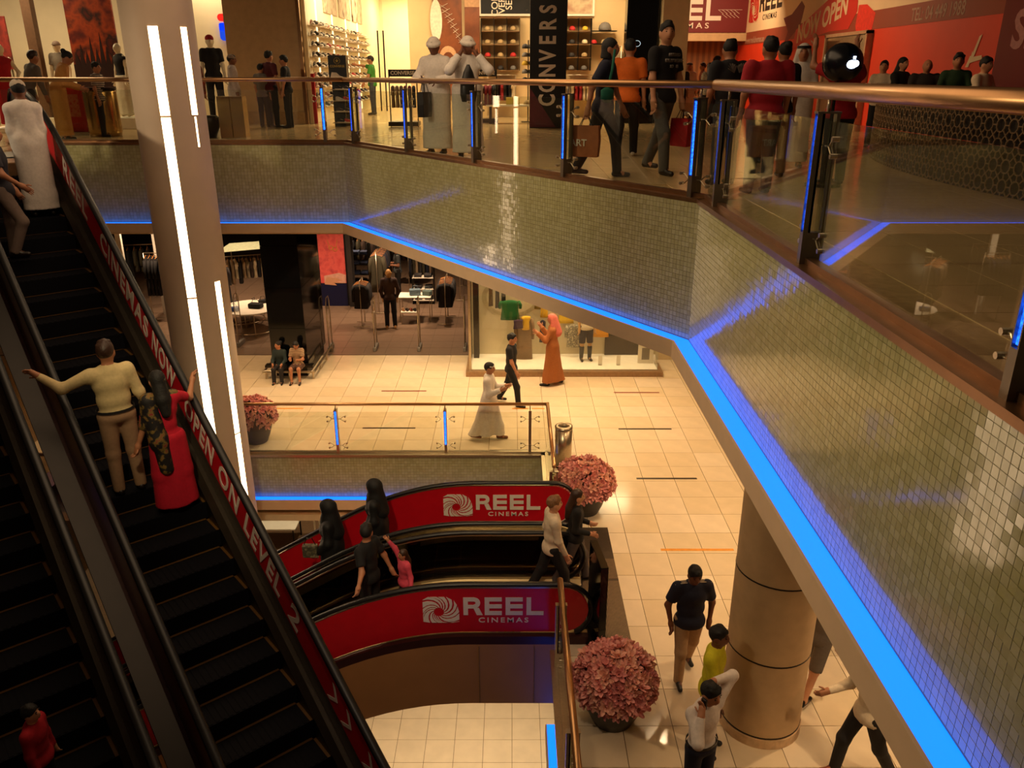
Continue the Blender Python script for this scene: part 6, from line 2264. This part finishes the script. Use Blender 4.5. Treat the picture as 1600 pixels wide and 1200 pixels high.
t = thing('glass_door', 'open glass shop door with two long bar handles', 'door', (-3.33, 22.0, 6))
obj('glass_pane', MB().box(-.5, .12, -.006, .006, .02, 3.6), SHOPGLASS, t)
for x in (-.02, .12):
    obj('bar_handle', MB().tube([(x, -.05, .3), (x, -.05, 2.2)], .018, 8), DARKM, t)
wall('trim_red_strip', -5.06, -4.98, 21.75, 21.85, 6, 7.2, CRED)

# ------------------------------------------------------------------ shop window on level 0
wn = thing('shop_window', 'lit glass shop window on a stone plinth with hanging clothes', 'shop window', (1.33, 19.4, 0))
obj('plinth', MB().box(-2.5, 2.5, -.12, 1.4, 0, .13), mat('window_plinth', (150, 118, 84), .3, .2), wn)
obj('window_floor', MB().box(-2.38, 2.38, .03, 1.25, .13, .15), WHITE, wn)
obj('back_panel', MB().box(-2.38, 2.38, 1.25, 1.3, .15, 4.3), mat('window_back', (206, 192, 158), .6, 0, .03, 3), wn)
obj('glass_pane', MB().box(-2.38, 0, 0, .012, .13, 4.3), SHOPGLASS, wn)
obj('glass_pane', MB().box(0.004, 2.38, 0, .012, .13, 4.3), SHOPGLASS, wn)
obj('side_pane', MB().box(2.37, 2.38, 0.02, 1.25, .15, 4.3), SHOPGLASS, wn)
obj('side_pane', MB().box(-2.38, -2.37, 0.02, 1.25, .15, 4.3), SHOPGLASS, wn)
obj('corner_post', MB().box(-2.42, -2.36, -.02, .04, .13, 4.3), STEEL, wn)
obj('dark_side_frame', MB().box(-2.34, -2.2, .9, 1.24, .15, 4.3), DARKM, wn)
b = MB()
for k in range(28):
    a0_, a1_ = PI * 2 * k / 28, PI * 2 * (k + 1) / 28
    f = lambda a, r: (-1.35 + r * math.cos(a) * 1.25, 1.72 + r * math.sin(a) * .85)
    b.prism([f(a0_, .52), f(a1_, .52), f(a1_, .62), f(a0_, .62)], 0, .004, 0, basis((0, 1.246, 0), (1, 0, 0), (0, 0, 1)))
obj('oval_ring_print', b, mat('ring_print', (176, 160, 124), .6), wn)
obj('dark_panel', MB().box(1.15, 2.05, 1.16, 1.2, .15, 1.1), mat('window_dark_panel', (56, 46, 36), .5), wn)


def hung(name, label, loc, mesh, m, rz=0, s=1.0, extra=None):
    t = thing(name, label, 'garment', loc, rz)
    o = link('cloth', mesh, t)
    recolour(o, m)
    o.scale = (s, s, s)
    obj('wire', MB().tube([(0, 0, 0), (0, 0, 4.25 - loc[2])], .003, 5), STEEL, t)
    return t


hung('blouse', 'green short-sleeved top hanging in the shop window', (-.05, 20.2, 1.76), G_TEE, cl('green1', (20, 92, 40)), 0, .95)
hung('hanging_dress', 'taupe coat dress with yellow scarf hanging in the shop window', (.32, 20.25, 1.32), G_LONG, cl('taupe2', (124, 98, 70)), 0, 1.02)
hung('hanging_scarf', 'yellow scarf draped over the taupe coat dress', (.36, 20.12, 1.36), garment_mesh(.26, .36, .12, 0, .7), cl('yellow1', (214, 168, 40)), .3)
hung('hanging_pouch', 'purple clutch bag hanging below the green top', (.16, 20.0, 1.30), garment_mesh(.26, .24, .05, 0, 1), cl('purple1', (66, 44, 66)), .3)
for k, (x, z, c, l) in enumerate(((-.55, 2.3, 'cocoa', 'cocoa coloured ribbon strip left in the shop window'), (-.38, 2.25, 'dark1', 'second dark ribbon strip in the shop window'), (-.22, 2.4, 'dark1', 'dark ribbon strip nearest the green top'))):
    hung('hanging_strip', l, (x, 20.4, z), garment_mesh(.12, .75, .04, 0, 1), cl(c, (84, 64, 36) if c == 'cocoa' else (40, 34, 28)), .4)
hung('blouse', 'mustard top hanging behind the pink-scarfed man', (.72, 20.5, 1.95), garment_mesh(.26, .5, .1, 0, 1), cl('mustard', (150, 120, 30)))
hung('blouse', 'narrow yellow garment above a dark one in the shop window', (.84, 20.4, 1.75), garment_mesh(.2, .5, .1, 0, 1), cl('yellow1', (214, 168, 40)))
hung('hanging_strip', 'dark garment hanging below the narrow yellow one', (.80, 20.3, 1.2), garment_mesh(.16, .6, .08, 0, 1), cl('ink', (26, 30, 46)))
hung('blouse', 'bright yellow top hanging right of the pink-scarfed man', (1.42, 20.5, 1.5), G_TEE, cl('yellow2', (226, 186, 30)), 0, .8)
hung('blouse', 'grey and cream printed top hanging beside the bright yellow one', (1.62, 20.4, 1.05), garment_mesh(.34, .62, .08, .4, 1), blotch('grey_cream_print', [(200, 190, 160), (90, 84, 74), (220, 210, 180)], 20))
hung('cardigan', 'orange-yellow cardigan hanging behind the booted mannequin legs', (2.35, 20.45, 1.1), garment_mesh(.4, .4, .1, .5, 1), cl('amber', (220, 150, 20)))
# mannequin legs in skirt and boots
j = mannequin('headless window mannequin in navy pleated skirt and black boots', (1.93, 20.15, .15), PI + .2, MANT, H=1.75, female=True, top=cl('cream1', (206, 190, 160)), bottom=cl('ink', (26, 30, 46)), bkind='shorts', shoes=SHOEM, h=.016)
for i in (0, 1):
    pr = [('c', tuple(j['KN'][i] + (j['AN'][i] - j['KN'][i]) * .3), tuple(j['AN'][i]), .066, .05)]
    net_obj('boot', pr, .014, BLACK, j['root'], .01)
for k, x in enumerate((2.28, 2.75)):
    t = thing('price_card', ['white price card beside the booted mannequin', 'white price card in front of the dark panel'][k], 'card', (x, 19.75, .15))
    obj('card', MB().box(-.05, .05, 0, .006, 0, .26), WHITE, t)
    obj('card_foot', MB().box(-.04, .04, -.03, .03, -.0, .008), STEEL, t)
t = thing('notice_frame', 'white notice frame with grey print at the right end of the window', 'sign', (3.47, 19.9, .15))
obj('frame', MB().box(-.2, .2, 0, .02, 0, .55), WHITE, t)
obj('grey_print', MB().box(-.1, .1, -.004, 0, .1, .42), GREY, t)

# ------------------------------------------------------------------ lattice counter and globe
t = thing('lattice_counter', 'long curved dark counter with a pale geometric lattice front', 'counter', (5.6, 10.5, 6))
arc = [(6.7, 15.2), (6.0, 14.0), (5.5, 12.8), (5.2, 11.5), (5.08, 10.2), (5.1, 9.0), (5.25, 7.8), (5.6, 6.4), (6.1, 5.2)]


def arcp(s):
    n = len(arc) - 1
    i = min(int(s * n), n - 1)
    f = s * n - i
    g = lambda q: V(arc[max(0, min(n, q))])
    p0_, p1_, p2_, p3_ = g(i - 1), g(i), g(i + 1), g(i + 2)
    return .5 * ((2 * p1_) + (p2_ - p0_) * f + (2 * p0_ - 5 * p1_ + 4 * p2_ - p3_) * f * f + (3 * p1_ - p0_ - 3 * p2_ + p3_) * f ** 3)


NA = 60
ap = [arcp(k / NA) for k in range(NA + 1)]
an = []
for k in range(NA + 1):
    d_ = (ap[min(NA, k + 1)] - ap[max(0, k - 1)]).normalized()
    an.append(V((d_.y, -d_.x)) * -1 if V((d_.y, -d_.x)).x > 0 else V((d_.y, -d_.x)))


def ribbon(name, o0, o1, z0, z1, m):
    vs, fs = [], []
    for k in range(NA + 1):
        a = ap[k] + an[k] * o0
        c = ap[k] + an[k] * o1
        vs += [(a.x - 5.6, a.y - 10.5, z0), (a.x - 5.6, a.y - 10.5, z1), (c.x - 5.6, c.y - 10.5, z1), (c.x - 5.6, c.y - 10.5, z0)]
    for k in range(NA):
        for j_ in range(4):
            fs.append((k * 4 + j_, k * 4 + (j_ + 1) % 4, k * 4 + 4 + (j_ + 1) % 4, k * 4 + 4 + j_))
    fs += [(3, 2, 1, 0), (NA * 4, NA * 4 + 1, NA * 4 + 2, NA * 4 + 3)]
    return obj(name, MB().add(vs, fs), m, t)


ribbon('backing', -.06, 0, .0, 1.0, mat('counter_backing', (24, 17, 13), .5))
ribbon('counter_top', -.5, .06, 1.0, 1.06, GLOSSBLACK)
ribbon('inner_face', -.5, -.46, 0, 1.0, DARKM)
cum = [0]
for k in range(NA):
    cum.append(cum[-1] + (ap[k + 1] - ap[k]).length)


def on_arc(s, z):
    s = max(0, min(cum[-1] - 1e-4, s))
    k = max(i for i in range(NA) if cum[i] <= s)
    f = (s - cum[k]) / (cum[k + 1] - cum[k])
    p = ap[k].lerp(ap[k + 1], f) + an[k] * .02
    return V((p.x - 5.6, p.y - 10.5, z))


b = MB()
g_ = .2
for i in range(int(cum[-1] / g_)):
    for q in range(5):
        s0, z0 = i * g_, q * g_
        c0, r0 = (s0 + g_ / 2, z0 + g_ / 2), .072
        oc = [(c0[0] + r0 * math.cos(PI / 8 + k * PI / 4), c0[1] + r0 * math.sin(PI / 8 + k * PI / 4)) for k in range(8)]
        for k in range(8):
            b.bar(on_arc(*oc[k]), on_arc(*oc[(k + 1) % 8]), .012, .012)
        for k in (0, 2, 4, 6):
            a_ = k * PI / 4
            m0 = (c0[0] + r0 * .92 * math.cos(a_), c0[1] + r0 * .92 * math.sin(a_))
            m1 = (c0[0] + g_ / 2 * math.cos(a_), c0[1] + g_ / 2 * math.sin(a_))
            b.bar(on_arc(*m0), on_arc(*m1), .012, .012)
        for k in (1, 3, 5, 7):
            a_ = k * PI / 4
            m0 = (c0[0] + r0 * .92 * math.cos(a_), c0[1] + r0 * .92 * math.sin(a_))
            m1 = (c0[0] + g_ * .7 * math.cos(a_), c0[1] + g_ * .7 * math.sin(a_))
            b.bar(on_arc(*m0), on_arc(*m1), .012, .012)
tag(obj('lattice', b, mat('lattice_paint', (128, 104, 74), .5), t), kind='stuff')

t = thing('dark_globe', 'big round dark blue globe with a glowing white emblem in front of the doorway', 'display', (3.55, 9.35, 7.31))
b = MB()
b.lathe([(.01 + .20 * math.sin(a), -.20 * math.cos(a)) for a in [PI * k / 14 for k in range(15)]], 28)
obj('globe_shell', b, mat('globe_dark', (10, 14, 26), .25, 0, .3, 3), t, True)
b = MB()
b.lathe([(.012 + .04 * math.sin(a), -.04 * math.cos(a)) for a in [PI * k / 8 for k in range(9)]], 12, 0, (0, 0), 1, .5)
e = obj('emblem_light', b, mat('emblem_glow', (230, 240, 255), .4, emit=9, ecol=(220, 236, 255)), t, True, loc=(.02, -.205, -.02))
e2_ = link('emblem_light', e.data, t, (.055, -.202, -.012))
e2_.scale = (.8, .8, .8)
l3 = obj('emblem_leaf', MB().box(-.008, .012, -.01, .01, 0, .03), mat('emblem_glow', (230, 240, 255)), t, loc=(.04, -.205, .03))
obj('stand', MB().tube([(0, .1, -.17), (0, .12, -1.29)], .02, 8), DARKM, t)
obj('stand_foot', MB().lathe([(.2, -1.31), (.2, -1.28)], 20, 0, (0, .12)), DARKM, t)

# ------------------------------------------------------------------ litter bin, flower tubs
t = thing('litter_bin', 'cylindrical brushed steel litter bin at the corner of the railing', 'bin', (1.0, 14.3, 0))
obj('bin_body', MB().lathe([(.165, .02), (.165, .80)], 32), STEEL, t, True)
obj('base_ring', MB().lathe([(.172, 0), (.172, .03)], 32), DARKM, t)
b = MB()
n = 32
vs, fs = [], []
for r_, z in ((.172, .80), (.172, .85), (.10, .86), (.095, .80)):
    for k in range(n):
        vs.append((r_ * math.cos(2 * PI * k / n), r_ * math.sin(2 * PI * k / n), z))
for i in range(3):
    for k in range(n):
        fs.append((i * n + k, i * n + (k + 1) % n, (i + 1) * n + (k + 1) % n, (i + 1) * n + k))
b.add(vs, fs)
obj('rim', b, STEEL, t, True)
obj('hole', MB().lathe([(.1, .79), (.1, .802)], 24), BLACK, t)

PETAL = [blotch('petal_%s' % n, [c, c2], 20, .6) for n, c, c2 in (('pink', (240, 176, 162), (224, 142, 134)), ('rose', (230, 156, 146), (206, 118, 114)), ('peach', (246, 196, 168), (228, 152, 134)))]


def blossom_mesh(k):
    rr = random.Random(k)
    b = MB()
    for ring, (n_, tilt, L) in enumerate(((6, .55, .075), (5, 1.05, .06))):
        for q in range(n_):
            a = 2 * PI * q / n_ + ring * .5 + rr.uniform(-.2, .2)
            ti = tilt + rr.uniform(-.15, .15)
            ca, sa = math.cos(a), math.sin(a)
            L_ = L * rr.uniform(.8, 1.2)

            def P_(d_, s_, u_):
                return (ca * d_ - sa * s_, sa * d_ + ca * s_, u_)
            r1, r2 = L_ * math.cos(ti), L_ * math.sin(ti)
            vs = [P_(.004, 0, 0), P_(r1 * .55, -.02, r2 * .5), P_(r1 * .55, .02, r2 * .5), P_(r1 * .6, 0, r2 * .38), P_(r1, 0, r2 * .9), P_(r1 * .85, -.012, r2 * .85), P_(r1 * .85, .012, r2 * .85)]
            b.add(vs, [(0, 1, 3), (0, 3, 2), (1, 5, 3), (3, 5, 4), (3, 4, 6), (3, 6, 2)])
    return b.mesh('blossom', PETAL[k % 3])


BL = [blossom_mesh(k) for k in range(6)]


def flower_tub(label, loc, r, n, seed):
    rr = random.Random(seed)
    t = thing('flower_tub', label, 'planter', loc)
    obj('pot', MB().lathe([(r * .48, 0), (r * .62, .16), (r * .78, .42), (r * .80, .46), (r * .70, .46)], 32), mat('pot_dark', (44, 38, 34), .45), t, True)
    pr = [('e', (0, 0, .55), (r * .86, r * .86, .36), None)]
    o = net_obj('foliage_core', pr, .05, mat('foliage_dark', (70, 40, 30), .8), t)
    for k in range(n):
        f = (k + .5) / n
        z = 1 - 1.25 * f
        a = k * 2.39996
        q = math.sqrt(max(0, 1 - z * z))
        nrm = V((q * math.cos(a), q * math.sin(a), z)).normalized()
        p = V((nrm.x * r * .9, nrm.y * r * .9, .55 + nrm.z * .38)) * rr.uniform(.97, 1.05)
        o = link('blossom', BL[rr.randrange(6)], t, p)
        dirn = (nrm + V((rr.uniform(-.4, .4), rr.uniform(-.4, .4), rr.uniform(-.1, .5)))).normalized()
        o.rotation_euler = dirn.to_track_quat('Z', 'Y').to_euler()
        s = rr.uniform(1.1, 1.55) * r / .5
        o.scale = (s, s, s)


flower_tub('big tub of pink flowers in the foreground left of the polo man', (1.20, 7.62, 0), .50, 215, 1)
flower_tub('tub of pink flowers beside the litter bin behind the escalator top', (1.27, 12.55, 0), .52, 200, 2)
flower_tub('tub of pink flowers partly behind the light column', (-5.35, 15.45, 0), .46, 130, 3)

# downlight fittings in the soffit
for i, (x, y, z) in enumerate(SOFFIT_SPOTS):
    t = thing('downlight', 'small round recessed downlight in the soffit of the upper gallery', 'ceiling light', (x, y, z), 0, 'recessed downlights')
    obj('lens', MB().lathe([(.06, .035), (.06, .04)], 14), DISC, t)
    obj('rim', MB().tube([(.075 * math.cos(a), .075 * math.sin(a), .035) for a in [2 * PI * k / 14 for k in range(15)]], .008, 5), STEEL, t)
# low white table and gate on the lowest level
t = thing('display_table', 'white table on the lowest level below the far fascia', 'table', (-7.3, 21.6, HM))
obj('table_top', MB().box(-.6, .8, -.5, .5, .7, .74), WHITE, t)
for x, y in ((-.5, -.4), (.7, -.4), (-.5, .4), (.7, .4)):
    obj('leg', MB().box(x - .02, x + .02, y - .02, y + .02, 0, .7), DARKM, t)
t = thing('security_gate', 'white security gate on the lowest level floor', 'gate', (-5.7, 20.6, HM))
b = MB()
b.tube([(0, -.25, .1), (0, -.25, 1.5), (0, .25, 1.5), (0, .25, .1)], .025, 8)
obj('frame', b, WHITE, t)
obj('foot', MB().box(-.06, .06, -.3, .3, 0, .1), WHITE, t)
